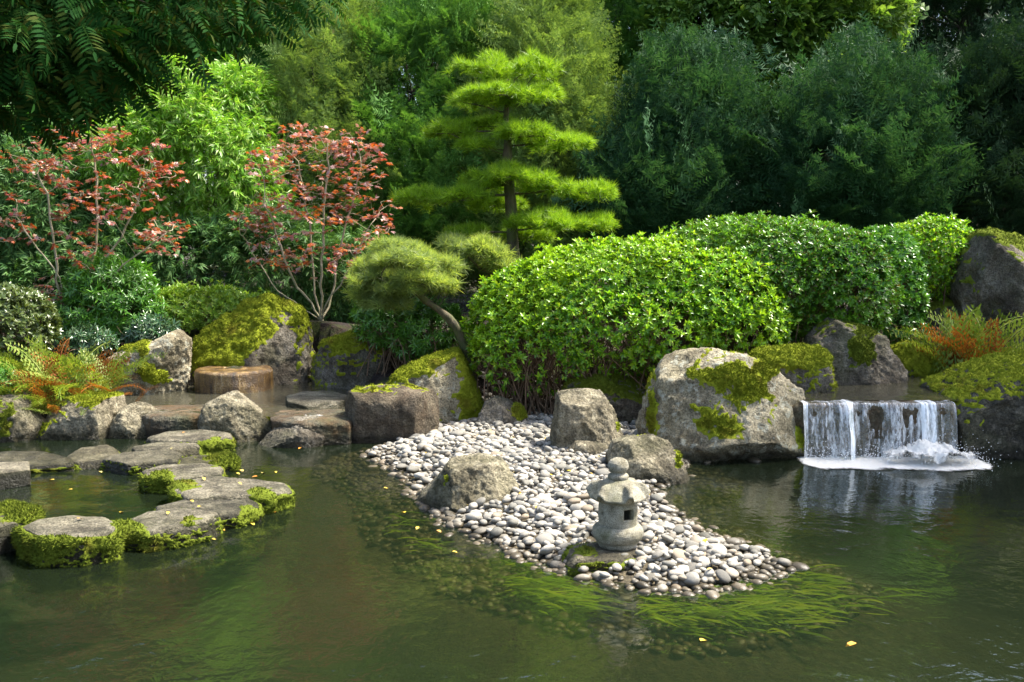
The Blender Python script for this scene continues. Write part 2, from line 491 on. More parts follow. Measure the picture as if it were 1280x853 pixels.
soil = B.ramp(B.noise(v, 9, 8, 0.7), [(0.38, (0.010, 0.006, 0.004)), (0.52, (0.034, 0.018, 0.011)), (0.66, (0.075, 0.042, 0.026))])
soil = B.mix(B.ramp(B.noise(v, 2.3, 5, 0.6), [(0.5, 0), (0.62, 1)]), soil, B.ramp(B.noise(v, 30, 4), [(0.3, (0.03, 0.045, 0.008)), (0.7, (0.09, 0.11, 0.015))]))
mud = B.ramp(B.noise(v, 4, 6, 0.6), [(0.35, (0.018, 0.024, 0.010)), (0.65, (0.05, 0.058, 0.026))])
grav = B.ramp(B.noise(v, 24, 3, 0.5), [(0.35, (0.07, 0.055, 0.03)), (0.7, (0.20, 0.16, 0.09))])
zz = B.zpos()
col = B.mix(B.ramp(B.math('ADD', zz, 0.5), [(0.2, 0.0), (0.45, 1.0)]), mud, grav)
col = B.mix(B.ramp(zz, [(0.1, 0.0), (0.14, 1.0)]), col, soil)
nt.links.new(col, b.inputs['Base Color']); b.inputs['Roughness'].default_value = 0.95
nt.links.new(B.bump(B.noise(v, 40, 6, 0.7), 1.0, 0.08), b.inputs['Normal'])
tag(link('ground', mesh_np('ground', np.stack((X.ravel(), Y.ravel(), Z), 1), GF, m, True)), kind='structure')

def water_mat(name, murk, tint, opacity, ripple=1.0, stretch=(1.0, 1.0, 1.0)):
    m, nt, b, out = new_mat(name); B = NB(nt); nt.nodes.remove(b)
    tc = B.n('ShaderNodeTexCoord'); v = tc.outputs['Object']
    h = B.math('ADD', B.noise(B.mapping(v, stretch), 2.2, 3, 0.5, 0.6), B.math('MULTIPLY', B.noise(B.mapping(v, (1.3, 1.0, 1.0), rot=(0, 0, 0.4)), 9, 3, 0.5, 1.2), 0.26))
    h = B.math('ADD', h, B.math('MULTIPLY', B.noise(v, 34, 2, 0.5), 0.04))
    bp = B.bump(h, 1.0, 0.040 * ripple)
    fr = B.n('ShaderNodeFresnel'); fr.inputs[0].default_value = 1.55; B.put(fr.inputs['Normal'], bp)
    tr = B.n('ShaderNodeBsdfTransparent'); tr.inputs[0].default_value = (*tint, 1)
    df = B.n('ShaderNodeBsdfDiffuse')
    B.put(df.inputs[0], B.mix(B.noise(v, 0.8, 4), tuple(c * 0.75 for c in murk), tuple(c * 1.25 for c in murk)))
    gl = B.n('ShaderNodeBsdfGlossy'); gl.inputs['Roughness'].default_value = 0.015; B.put(gl.inputs['Normal'], bp)
    gl.inputs['Color'].default_value = (0.98, 1.0, 0.98, 1)
    m1 = B.n('ShaderNodeMixShader'); m1.inputs[0].default_value = opacity
    nt.links.new(tr.outputs[0], m1.inputs[1]); nt.links.new(df.outputs[0], m1.inputs[2])
    m2 = B.n('ShaderNodeMixShader'); nt.links.new(fr.outputs[0], m2.inputs[0])
    nt.links.new(m1.outputs[0], m2.inputs[1]); nt.links.new(gl.outputs[0], m2.inputs[2])
    nt.links.new(m2.outputs[0], out.inputs['Surface'])
    return m
MAT['pond'] = water_mat('pond_water', (0.014, 0.022, 0.011), (0.66, 0.66, 0.44), 0.38, 0.26)
MAT['pool'] = water_mat('pool_water', (0.085, 0.08, 0.055), (0.65, 0.62, 0.5), 0.5, 0.5)
def sheet(name, poly, z, mat):
    bm = bmesh.new()
    bm.faces.new([bm.verts.new((p[0], p[1], z)) for p in poly])
    bmesh.ops.triangulate(bm, faces=bm.faces[:])
    me = bpy.data.meshes.new(name); bm.to_mesh(me); bm.free(); me.materials.append(mat)
    if me.polygons[0].normal.z < 0: me.flip_normals()
    return tag(link(name, me), kind='structure')
sheet('pond_water', np.array([(-9, 1.2), (9, 1.2), (9, 9.8), (-9, 9.8)]), 0.0, MAT['pond'])
sheet('upper_pool_water', wpoly([(95, 515), (190, 517), (262, 517), (335, 521), (442, 521), (480, 505), (450, 472), (390, 468), (240, 468), (140, 480)], 0.22), 0.22, MAT['pool'])
sheet('upper_stream_water', wpoly([(970, 504), (1002, 500.5), (1166, 500.5), (1200, 501), (1215, 480), (1170, 456), (1040, 460), (970, 476)], 0.475), 0.475, MAT['pool'])

# ------------------------------------------------------------------ rocks
M_ = lambda bias, up, nz, blobs=(), **k: dict(bias=bias, up=up, nz=nz, blobs=blobs, **k)
rock('boulder', 'tall pyramid boulder carpeted in yellow green moss behind the round millstone', [(236, 440), (262, 410), (290, 392), (322, 367), (345, 373), (372, 388), (385, 410), (392, 450), (395, 515), (240, 520), (228, 480)],
     483, 0.5, 0.22, p=2.8, fac=[(-0.5, -0.8, 0.5, 0.62), (0.62, -0.75, 0.15, 0.70)], mat='brown_rock', seed=11,
     moss=M_(-0.42, 0.55, 0.55, [(290, 420, 62, 42, 0.75), (375, 395, 14, 60, 0.5), (345, 450, 30, 40, -0.75)], tuft=26000, cushion=0.03))
rock('boulder', 'pale boulder with moss running down its flank beside the red maple', [(133, 465), (140, 446), (165, 433), (195, 426), (222, 412), (236, 424), (239, 450), (233, 475), (222, 520), (140, 520)],
     493, 0.36, 0.22, mat='pale_granite', seed=12, moss=M_(-0.75, 0.35, 0.45, [(195, 470, 26, 16, 0.9), (180, 445, 8, 25, 0.7), (146, 470, 9, 14, 0.8), (160, 436, 20, 5, 0.5)], tuft=6000))
rock('boulder', 'rough grey boulder at the pool edge in front of the millstone', [(253, 522), (262, 501), (288, 490), (313, 490), (330, 503), (345, 522), (343, 548), (335, 575), (262, 575), (254, 548)],
     552, 0.3, 0.0, seed=13, fac=[(0.2, -0.3, 1, 0.8)], mat='granite', moss=M_(-0.75, 0.1, 0.5, [(338, 520, 8, 10, 0.7)], tuft=1500))
rock('wedge_stone', 'low wedge stone with water trickling over it by the ledge', [(323, 556), (348, 530), (362, 523), (408, 522), (412, 540), (412, 580), (323, 580)],
     559, 0.26, 0.0, seed=14, mat='brown_rock', fac=[(-0.4, -0.5, 0.8, 0.7)])
rock('boulder', 'low rounded boulder capped with moss beside the mulch mound', [(389, 455), (403, 433), (440, 420), (475, 421), (502, 440), (508, 470), (500, 510), (393, 510)],
     485, 0.45, 0.22, seed=15, mat='brown_rock', moss=M_(-0.55, 1.05, 0.45, tuft=16000, cushion=0.03))
rock('block_stone', 'dark stained squared block with white lichen specks at the pond edge', [(432, 500), (437, 487), (470, 483), (538, 488), (547, 500), (548, 590), (440, 590), (433, 545)],
     553, 0.32, 0.0, p=5, seed=16, mat='stained', rough=0.6, nrand=3, fac=[(0.85, -0.5, 0.0, 0.78)], moss=M_(-1.0, 0.75, 0.5, tuft=2500))
rock('boulder', 'slanting rock with a mossy top under the leaning pine', [(468, 500), (500, 466), (530, 452), (575, 439), (597, 450), (606, 480), (606, 575), (478, 575)],
     531, 0.5, 0.05, p=4, seed=17, mat='pale_granite', fac=[(0.5, -0.86, 0.1, 0.72)], rough=0.8,
     moss=M_(-0.6, 1.05, 0.35, [(590, 490, 20, 50, 0.95)], tuft=22000))
rock('rock', 'small brown rock with one mossy edge on the pale pebbles', [(596, 527), (606, 503), (620, 496), (638, 499), (652, 514), (662, 536), (662, 560), (597, 560)],
     534, 0.2, 0.08, seed=18, mat='brown_rock', sub=5, moss=M_(-0.75, 0.4, 0.4, [(650, 515, 10, 18, 0.9)], tuft=3500))
rock('standing_stone', 'upright flat topped grey stone standing on the pebbles', [(689, 548), (696, 491), (720, 488), (752, 490), (766, 513), (780, 548), (784, 600), (690, 605)],
     568, 0.27, 0.06, p=4.5, seed=19, mat='granite', fac=[(0.8, -0.4, 0.35, 0.8)], nrand=4, rough=0.9, moss=M_(-0.95, 0.1, 0.4, [(772, 530, 5, 22, 0.75)], tuft=1500))
rock('rock', 'low broken stone at the foot of the upright stone', [(706, 566), (720, 551), (745, 553), (764, 562), (768, 590), (706, 595)], 573, 0.12, 0.06, seed=20, mat='granite', sub=5)
rock('rock', 'angular grey rock at the waterline below the largest boulder', [(759, 572), (766, 552), (785, 546), (815, 545), (836, 553), (851, 575), (860, 600), (862, 640), (765, 640)],
     605, 0.27, 0.0, seed=21, mat='granite', fac=[(0.3, -0.6, 0.6, 0.72)], moss=M_(-0.9, 0.55, 0.45, [(848, 575, 7, 16, 0.6)], tuft=3000))
rock('boulder', 'largest pale boulder with bright moss patches beside the waterfall', [(799, 532), (815, 490), (830, 456), (850, 443), (890, 439), (930, 444), (970, 463), (1000, 488), (1006, 530), (1002, 575), (965, 612), (880, 612), (818, 600), (803, 565)],
     579, 0.62, 0.0, p=2.9, seed=22, mat='pale_granite', fac=[(-0.75, -0.6, 0.25, 0.78), (0.1, -0.62, -0.75, 0.62), (0.5, -0.7, 0.5, 0.72)], rough=0.9,
     moss=M_(-0.62, 0.22, 0.62, [(915, 478, 45, 30, 0.85), (905, 535, 42, 25, 0.55), (815, 520, 7, 40, 0.8), (1000, 545, 8, 30, 0.8), (870, 560, 60, 14, -0.6)], tuft=22000, cushion=0.026))
rock('boulder', 'weathered stump like rock with a flat bright top on the spit', [(513, 640), (534, 612), (549, 592), (559, 573), (590, 567), (622, 571), (640, 598), (658, 640), (662, 690), (515, 690)],
     643, 0.34, 0.0, p=3.4, seed=23, mat='granite', fac=[(-0.75, -0.6, 0.2, 0.66), (0.72, -0.6, 0.25, 0.7), (0, 0, 1, 0.84)],
     moss=M_(-0.9, 0.0, 0.4, [(558, 600, 7, 16, 0.85)], tuft=1500))
rock('rock', 'square shaded rock with mossy top tucked under the azalea', [(703, 492), (712, 477), (740, 473), (790, 471), (811, 480), (817, 560), (706, 560)],
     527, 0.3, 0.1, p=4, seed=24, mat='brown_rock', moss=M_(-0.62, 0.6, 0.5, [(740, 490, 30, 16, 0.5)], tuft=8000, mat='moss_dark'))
rock('rock', 'flat topped rock thick with bright moss above the waterfall', [(938, 460), (950, 441), (1000, 437), (1030, 441), (1044, 468), (1048, 520), (943, 520)],
     491, 0.36, 0.47, seed=25, mat='brown_rock', moss=M_(-0.3, 0.8, 0.5, tuft=12000, cushion=0.03))
rock('boulder', 'brown boulder with a stripe of moss at the back of the stream', [(998, 475), (1014, 422), (1040, 399), (1065, 407), (1098, 419), (1111, 445), (1135, 475), (1142, 520), (1003, 520)],
     481, 0.45, 0.47, seed=26, mat='brown_rock', fac=[(0.5, -0.8, 0.3, 0.75)], moss=M_(-0.7, 0.3, 0.5, [(1078, 440, 16, 30, 0.8), (1030, 415, 18, 14, 0.35)], tuft=7000, mat='moss_dark'))
rock('rock', 'little rock wholly covered in moss beside the fern', [(1106, 465), (1117, 438), (1135, 430), (1156, 436), (1167, 452), (1170, 500), (1106, 500)], 471, 0.25, 0.47, seed=27, mat='brown_rock', sub=5, moss=M_(0.0, 0.5, 0.4, tuft=6000))
rock('boulder', 'broad dark boulder with mossy top on the waterfall\'s far bank', [(1140, 525), (1160, 494), (1215, 468), (1262, 452), (1345, 445), (1420, 460), (1430, 650), (1145, 650), (1138, 570)],
     574, 0.8, 0.0, p=3.4, seed=28, mat='dark_stone', fac=[(-0.1, -1, 0.05, 0.86)], nrand=2, sub=7,
     moss=M_(-0.84, 1.05, 0.5, tuft=18000))
rock('boulder', 'tall shaded boulder rising behind the rusty fern', [(1196, 345), (1209, 301), (1230, 288), (1280, 291), (1345, 300), (1350, 520), (1203, 520)], 446, 0.45, 0.6, p=3.6, seed=29, mat='brown_rock',
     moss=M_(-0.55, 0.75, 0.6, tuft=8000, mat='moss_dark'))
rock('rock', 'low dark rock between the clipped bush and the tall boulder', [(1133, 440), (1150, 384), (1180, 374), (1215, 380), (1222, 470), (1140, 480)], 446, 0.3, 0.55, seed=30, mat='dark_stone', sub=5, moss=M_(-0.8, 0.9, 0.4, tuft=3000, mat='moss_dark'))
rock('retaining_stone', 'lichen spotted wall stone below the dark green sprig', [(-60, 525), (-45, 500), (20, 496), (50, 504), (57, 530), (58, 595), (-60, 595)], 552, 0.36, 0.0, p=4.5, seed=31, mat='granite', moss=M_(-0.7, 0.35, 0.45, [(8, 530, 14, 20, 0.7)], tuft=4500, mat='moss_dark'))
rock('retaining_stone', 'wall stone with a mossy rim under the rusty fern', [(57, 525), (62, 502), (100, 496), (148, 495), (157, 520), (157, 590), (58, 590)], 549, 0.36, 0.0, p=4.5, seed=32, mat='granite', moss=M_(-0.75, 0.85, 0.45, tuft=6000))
rock('rock', 'craggy corner rock where the pool ledge meets the wall stones', [(136, 550), (148, 518), (165, 504), (185, 508), (203, 532), (203, 590), (140, 590)], 548, 0.25, 0.0, seed=33, mat='granite', moss=M_(-0.95, 0.5, 0.5, tuft=1500))
slab('flat_stone', 'thin flat grey stone lying in the upper pool', [(357, 494), (380, 488), (415, 488), (434, 493), (430, 502), (395, 505), (360, 502)], 0.28, 0.06, seed=34, mat='slab', cat='stone', sub=5, rough=0.6)
slab('ledge_stone', 'dark overflow ledge between the corner rock and the grey boulder', [(172, 506), (262, 503), (278, 512), (270, 519), (190, 521), (172, 515)], 0.222, 0.13, seed=35, mat='ledge', cat='ledge', rough=0.6, p=8)
slab('ledge_stone', 'rusty wet overflow ledge leading to the stained block', [(330, 512), (440, 509), (450, 518), (436, 526), (380, 528), (335, 523)], 0.222, 0.13, seed=36, mat='ledge', cat='ledge', rough=0.6, p=8)
slab('ledge_stone', 'dark square ledge behind the waterfall', [(985, 494), (1200, 494), (1200, 502), (1190, 505), (1002, 505), (985, 503)], 0.468, 0.27, seed=37, mat='ledge', cat='ledge', rough=0.7, p=9)
SG = 'stepping stones across the pond'
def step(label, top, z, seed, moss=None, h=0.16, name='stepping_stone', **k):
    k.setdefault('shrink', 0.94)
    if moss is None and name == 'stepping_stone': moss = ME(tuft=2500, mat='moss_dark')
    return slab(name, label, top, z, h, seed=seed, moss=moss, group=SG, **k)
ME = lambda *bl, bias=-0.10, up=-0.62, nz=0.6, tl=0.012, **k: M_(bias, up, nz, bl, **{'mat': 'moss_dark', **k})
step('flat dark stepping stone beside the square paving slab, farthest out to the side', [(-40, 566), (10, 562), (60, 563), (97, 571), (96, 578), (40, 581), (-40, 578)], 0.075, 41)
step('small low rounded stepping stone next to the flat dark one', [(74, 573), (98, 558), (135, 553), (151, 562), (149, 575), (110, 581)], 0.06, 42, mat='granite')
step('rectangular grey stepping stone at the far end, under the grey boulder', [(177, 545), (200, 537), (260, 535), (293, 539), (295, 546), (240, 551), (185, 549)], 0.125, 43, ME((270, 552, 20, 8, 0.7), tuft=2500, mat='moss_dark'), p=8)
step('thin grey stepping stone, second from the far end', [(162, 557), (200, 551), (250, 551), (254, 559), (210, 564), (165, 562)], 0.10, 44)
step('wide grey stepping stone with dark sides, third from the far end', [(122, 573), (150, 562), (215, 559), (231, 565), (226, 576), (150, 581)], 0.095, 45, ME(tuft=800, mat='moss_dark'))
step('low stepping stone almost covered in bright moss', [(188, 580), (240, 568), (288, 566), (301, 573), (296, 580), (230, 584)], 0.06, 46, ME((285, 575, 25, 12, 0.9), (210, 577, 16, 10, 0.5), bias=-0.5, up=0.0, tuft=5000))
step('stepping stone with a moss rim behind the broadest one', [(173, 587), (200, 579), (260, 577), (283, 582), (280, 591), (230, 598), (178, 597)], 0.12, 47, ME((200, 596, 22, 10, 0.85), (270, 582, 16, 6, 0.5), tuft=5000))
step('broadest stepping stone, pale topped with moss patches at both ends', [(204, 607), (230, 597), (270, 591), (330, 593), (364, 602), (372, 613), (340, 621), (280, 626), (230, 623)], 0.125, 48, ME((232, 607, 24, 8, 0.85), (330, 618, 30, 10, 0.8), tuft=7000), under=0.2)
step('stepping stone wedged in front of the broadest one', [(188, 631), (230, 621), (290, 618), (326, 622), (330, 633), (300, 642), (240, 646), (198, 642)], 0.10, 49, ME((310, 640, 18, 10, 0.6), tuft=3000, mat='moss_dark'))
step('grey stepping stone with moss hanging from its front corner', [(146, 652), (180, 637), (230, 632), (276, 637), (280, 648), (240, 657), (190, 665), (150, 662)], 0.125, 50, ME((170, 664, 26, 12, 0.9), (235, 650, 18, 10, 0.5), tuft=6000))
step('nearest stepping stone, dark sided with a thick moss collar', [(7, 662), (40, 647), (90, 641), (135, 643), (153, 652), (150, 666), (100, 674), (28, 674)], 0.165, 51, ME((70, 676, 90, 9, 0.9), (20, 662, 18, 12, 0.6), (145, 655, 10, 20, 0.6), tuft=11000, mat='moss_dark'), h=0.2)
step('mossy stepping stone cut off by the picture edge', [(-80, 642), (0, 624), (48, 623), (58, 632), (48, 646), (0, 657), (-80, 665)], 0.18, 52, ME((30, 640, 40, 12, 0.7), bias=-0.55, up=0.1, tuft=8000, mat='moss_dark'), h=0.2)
step('square sawn paving slab jutting in over the water', [(-80, 579), (41, 575), (42, 586), (-80, 602)], 0.13, 53, None, h=0.07, name='paving_slab', p=14, rough=0.12, nrand=0)
slab('flat_stone', 'flat mossy stone carrying the stone lantern', [(703, 690), (722, 679), (760, 675), (795, 678), (800, 690), (775, 699), (715, 700)], 0.085, 0.06, seed=54, mat='granite', cat='stone', sub=5, moss=ME((730, 688, 30, 10, 0.8), tuft=2500, mat='moss_dark'))
# ------------------------------------------------------------------ generic builders
def lathe(prof, n=48):
    """closed lathe from [(r, z)...] bottom to top"""
    prof = np.array(prof, float); k = len(prof)
    a = np.linspace(0, 2 * math.pi, n, endpoint=False)
    V = np.stack((prof[:, 0, None] * np.cos(a), prof[:, 0, None] * np.sin(a), np.repeat(prof[:, 1, None], n, 1)), 2).reshape(-1, 3)
    i = np.arange(k - 1)[:, None] * n; j = np.arange(n)[None]; j2 = (j + 1) % n
    F = np.stack((i + j, i + j2, i + n + j2, i + n + j), 2).reshape(-1, 4)
    return V, F
def tube(pts, rad, sides=7):
    P = np.asarray(pts, float); n = len(P); rad = np.broadcast_to(np.asarray(rad, float), (n,))
    T = unit(np.gradient(P, axis=0)); ref = np.array((0.31, 0.17, 0.93)) if abs(T[0, 2]) < 0.8 else np.array((1.0, 0.1, 0))
    A = unit(np.cross(T, ref)); Bv = np.cross(T, A)
    a = np.linspace(0, 2 * math.pi, sides, endpoint=False)
    V = (P[:, None] + rad[:, None, None] * (A[:, None] * np.cos(a)[None, :, None] + Bv[:, None] * np.sin(a)[None, :, None])).reshape(-1, 3)
    i = np.arange(n - 1)[:, None] * sides; j = np.arange(sides)[None]; j2 = (j + 1) % sides
    F = np.stack((i + j, i + j2, i + sides + j2, i + sides + j), 2).reshape(-1, 4)
    return V, F
def frames(d, spin=None, up=None, r=rng):
    """columns x,y,z: y along d, z the leaf's upper side"""
    d = unit(d); n = len(d)
    u = np.tile((0.0, 0.0, 1.0), (n, 1)) if up is None else np.asarray(up, float)
    u = u + r.normal(size=(n, 3)) * (0.25 if spin is None else spin)
    x = unit(np.cross(d, u)); z = np.cross(x, d)
    return np.stack((x, d, z), 2)
def scatter(tmpl, P, Fr, s):
    TV, TF = tmpl
    s = np.broadcast_to(np.asarray(s, float), (len(P),))
    V = np.einsum('nij,kj->nki', Fr, TV) * s[:, None, None] + np.asarray(P)[:, None]
    F = (TF[None] + (np.arange(len(P)) * len(TV))[:, None, None]).reshape(-1, TF.shape[1])
    return V.reshape(-1, 3), F
def smooth_path(pts, n=24):
    P = np.asarray(pts, float); t = np.linspace(0, len(P) - 1, n); out = []
    for q in t:
        i = min(int(q), len(P) - 2); f = q - i
        p0, p1, p2, p3 = P[max(i - 1, 0)], P[i], P[i + 1], P[min(i + 2, len(P) - 1)]
        out.append(0.5 * ((2 * p1) + (-p0 + p2) * f + (2 * p0 - 5 * p1 + 4 * p2 - p3) * f * f + (-p0 + 3 * p1 - 3 * p2 + p3) * f ** 3))
    return np.array(out)

# leaf templates -------------------------------------------------------
def blade(L=1.0, w=0.32, fold=0.05, droop=0.1):
    V = np.array([(0, 0, 0), (-w * .45, .3, fold), (0, .3, 0), (w * .45, .3, fold), (-w * .42, .65, fold - droop * .35), (0, .65, -droop * .4), (w * .42, .65, fold - droop * .35), (0, 1, -droop)]) * np.array((1, L, 1))
    F = np.array([(0, 2, 1), (0, 3, 2), (1, 2, 5), (1, 5, 4), (2, 3, 6), (2, 6, 5), (4, 5, 7), (5, 6, 7)])
    return V, F
def blade4(w=0.3, droop=0.08, fold=0.05):
    V = np.array([(0, 0, 0), (-w / 2, .45, fold), (w / 2, .45, fold), (0, .5, 0), (0, 1, -droop)])
    return V, np.array([(0, 3, 1), (0, 2, 3), (1, 3, 4), (3, 2, 4)])
def join_t(items):
    """items: (template, origin, direction, up, scale)"""
    out = []
    for (TV, TF), o, d, u, s in items:
        d = unit(np.array(d, float)); x = unit(np.cross(d, np.array(u, float))); z = np.cross(x, d)
        out.append((TV @ np.stack((x, d, z), 1).T * s + np.array(o), TF))
    return cat_meshes(out)
def rosette(leaf, n=7, el=(15, 55), r=random.Random(3), ls=1.0):
    it = []
    for i in range(n):
        a = 2 * math.pi * (i * 0.382) + r.uniform(-.2, .2); e = R(r.uniform(*el)); f = i / n
        d = (math.cos(a) * math.cos(e), math.sin(e), math.sin(a) * math.cos(e))
        it.append((leaf, (0, -0.25 * (1 - f), 0), d, (0, 1, 0.02), ls * r.uniform(.75, 1.1)))
    return join_t(it)
ROS_RHODO = [rosette(blade(1, .36, .05, .16), 8, (10, 60), random.Random(k)) for k in range(3)]
ROS_SMALL = [rosette(blade4(.36, .1), 7, (10, 65), random.Random(k + 9)) for k in range(3)]
ROS_LONG = [rosette(blade(1, .22, .03, .2), 8, (0, 45), random.Random(k + 30)) for k in range(3)]
def needle_tuft(n, w, r, spread=1.0):
    V, F = [], []
    for i in range(n):
        z = r.uniform(1 - spread, 1.0); a = r.uniform(0, 2 * math.pi); q = math.sqrt(max(0, 1 - z * z))
        d = np.array((q * math.cos(a), z, q * math.sin(a))); s = unit(np.cross(d, (r.uniform(-1, 1), r.uniform(-1, 1), r.uniform(-1, 1)))) * w
        o = np.array((0, r.uniform(-0.5, 0.05), 0)); L = r.uniform(.75, 1.1); k = len(V)
        V += [o - s, o + s, o + d * L]; F.append((k, k + 1, k + 2))
    return np.array(V), np.array(F)
TUFT = [needle_tuft(30, .024, random.Random(k), 0.9) for k in range(3)]
TUFT_SOFT = [needle_tuft(30, .03, random.Random(k + 5), 1.1) for k in range(3)]
def spray(r, pairs=9, side=5, droop=.25, nl=.15, nw=.05):
    """feathery yew shoot: a stem with side shoots, both set with flat needles"""
    V, F = [], []
    def shoot(o, d, L, pr, up):
        d = unit(np.array(d, float)); x = unit(np.cross(d, up))
        for i in range(pr):
            t = (i + .5) / pr; p = o + d * L * t + np.array((0, 0, -droop * L * t * t))
            for s in (-1, 1):
                dd = unit(d * .75 + x * s + np.array((0, 0, r.uniform(-.15, .35)))); l = nl * (1 - .45 * t) * r.uniform(.8, 1.15)
                wv = unit(np.cross(dd, (r.uniform(-.4, .4), r.uniform(-.4, .4), 1))) * nw * .5
                k = len(V); V.extend([p - wv, p + wv, p + dd * l]); F.append((k, k + 1, k + 2))
    shoot(np.zeros(3), (0, 1, 0), 1.0, pairs, (0, 0, 1))
    for i in range(side):
        t = .12 + .68 * i / side; s = 1 if i % 2 else -1
        shoot(np.array((0, t, -droop * t * t)), (s * .8, .7, r.uniform(-.1, .3)), .5 * (1.05 - t), max(3, pairs // 2), (0, 0, 1))
    return np.array(V), np.array(F)
SPRAY = [spray(random.Random(k), 12, 6, .25, .14, .03) for k in range(4)]
SPRAY_FINE = [spray(random.Random(k + 11), 12, 7, .35, .11, .03) for k in range(4)]
def bamboo_twig(r, n=8):
    it = []; lf = blade4(.15, .22, .03)
    for i in range(n):
        t = i / n; a = r.uniform(-1.2, 1.2)
        it.append((lf, (0, t * .9, -.3 * t * t), (math.sin(a), .75, -.35 - .4 * t + r.uniform(-.3, .3)), (r.uniform(-.5, .5), r.uniform(-.5, .5), 1), r.uniform(.5, .85)))
    return join_t(it)
BAMB = [bamboo_twig(random.Random(k)) for k in range(4)]
def leafy_twig(r, n=9, w=.5, ls=.42):
    it = []; lf = blade4(w, .12, .05)
    for i in range(n):
        t = i / n; s = 1 if i % 2 else -1
        it.append((lf, (0, t, -.12 * t * t), (s * r.uniform(.5, 1), r.uniform(.3, .9), r.uniform(-.5, .2)), (r.uniform(-.4, .4), r.uniform(-.4, .4), 1), ls * r.uniform(.7, 1.15)))
    return join_t(it)
LTWIG = [leafy_twig(random.Random(k)) for k in range(4)]
def maple_leaf(r):
    ang = [-115, -72, -36, 0, 36, 72, 115]; ln = [.38, .68, .92, 1.0, .92, .68, .38]
    V = [(0, 0, 0)]; F = []
    for i, (a, l) in enumerate(zip(ang, ln)):
        a = R(a + r.uniform(-5, 5)); dz = -.28 * l * r.uniform(.4, 1.3)
        d = np.array((math.sin(a), math.cos(a))); q = np.array((d[1], -d[0])); wd = .13 * l + .03
        k = len(V)
        m_ = d * l * .5
        V += [(*(m_ - q * wd), dz * .35 + .02), (*(m_ + q * wd), dz * .35 + .02), (*(d * l), dz), (*(m_), dz * .3 - .03)]
        F += [(0, k + 3, k), (0, k + 1, k + 3), (k, k + 3, k + 2), (k + 3, k + 1, k + 2)]
    return np.array(V), np.array(F)
def maple_spray(r, n=5):
    it = []
    for i in range(n):
        a = r.uniform(-1.5, 1.5); t = r.uniform(0, .9)
        it.append((maple_leaf(r), (r.uniform(-1., 1.), t * 1.8 - .5, r.uniform(-.3, .25)), (math.sin(a), math.cos(a), r.uniform(-.5, .05)), (r.uniform(-.4, .4), r.uniform(-.4, .4), 1), r.uniform(.65, 1.05)))
    return join_t(it)
MAPLE = [maple_spray(random.Random(k), 5) for k in range(5)]
def pinnate(r, pairs=9):
    it = []; lf = blade(1, .27, .02, .18)
    for i in range(pairs):
        t = .12 + .86 * i / pairs; y = t; z = -.25 * t * t
        for s in (-1, 1):
            it.append((lf, (0, y, z), (s, .45, r.uniform(-.35, -.05)), (0, 0, 1), (.30 - .10 * abs(t - .5)) * r.uniform(.85, 1.1)))
    it.append((lf, (0, .98, -.24), (0, 1, -.5), (0, 0, 1), .26))
    V, F = join_t(it)
    n0 = len(V); st = np.array([(-.006, 0, 0), (.006, 0, 0), (.004, .5, -.065), (-.004, .5, -.065), (.003, 1, -.25), (-.003, 1, -.25)])
    return np.concatenate([V, st]), np.concatenate([F, np.array([(0, 1, 2), (0, 2, 3), (3, 2, 4), (3, 4, 5)]) + n0])
PINN = [pinnate(random.Random(k), 8 + k % 3) for k in range(4)]
def frond(r, pairs=17, arch=.55, wid=.22):
    it = []; lf = blade4(.36, .06, .02)
    prev = None; pts = []
    for i in range(pairs + 1):
        t = i / pairs; pts.append(np.array((0, math.sin(min(1.45, t * 1.3)) / math.sin(1.3), -arch * t * t + .12 * t)))
    for i in range(1, pairs):
        t = i / pairs; d = pts[i + 1] - pts[i]; l = wid * math.sin(math.pi * min(1, .12 + .88 * t) ** .75) * (1.05 - .5 * t) + .015
        nn = max(2, int(l / .03)); 
        for s in (-1, 1):
            ax = unit(np.array((s * 1.0, .35, -.12 + r.uniform(-.1, .1))))
            for j in range(nn):
                q = (j + .5) / nn
                it.append((lf, pts[i] + ax * l * q, ax * .55 + np.array((0, 1 if j % 2 else -1, .05)) * .8, (0, 0, 1), .085 * (1.2 - .6 * q)))
    V, F = join_t(it)
    n0 = len(V); S = []
    for p in pts: S += [p + (-.006, 0, 0), p + (.006, 0, 0)]
    FS = []
    for i in range(pairs): FS += [(2 * i, 2 * i + 1, 2 * i + 3), (2 * i, 2 * i + 3, 2 * i + 2)]
    return np.concatenate([V, np.array(S)]), np.concatenate([F, np.array(FS) + n0])
FROND = [frond(random.Random(k), 15) for k in range(3)]

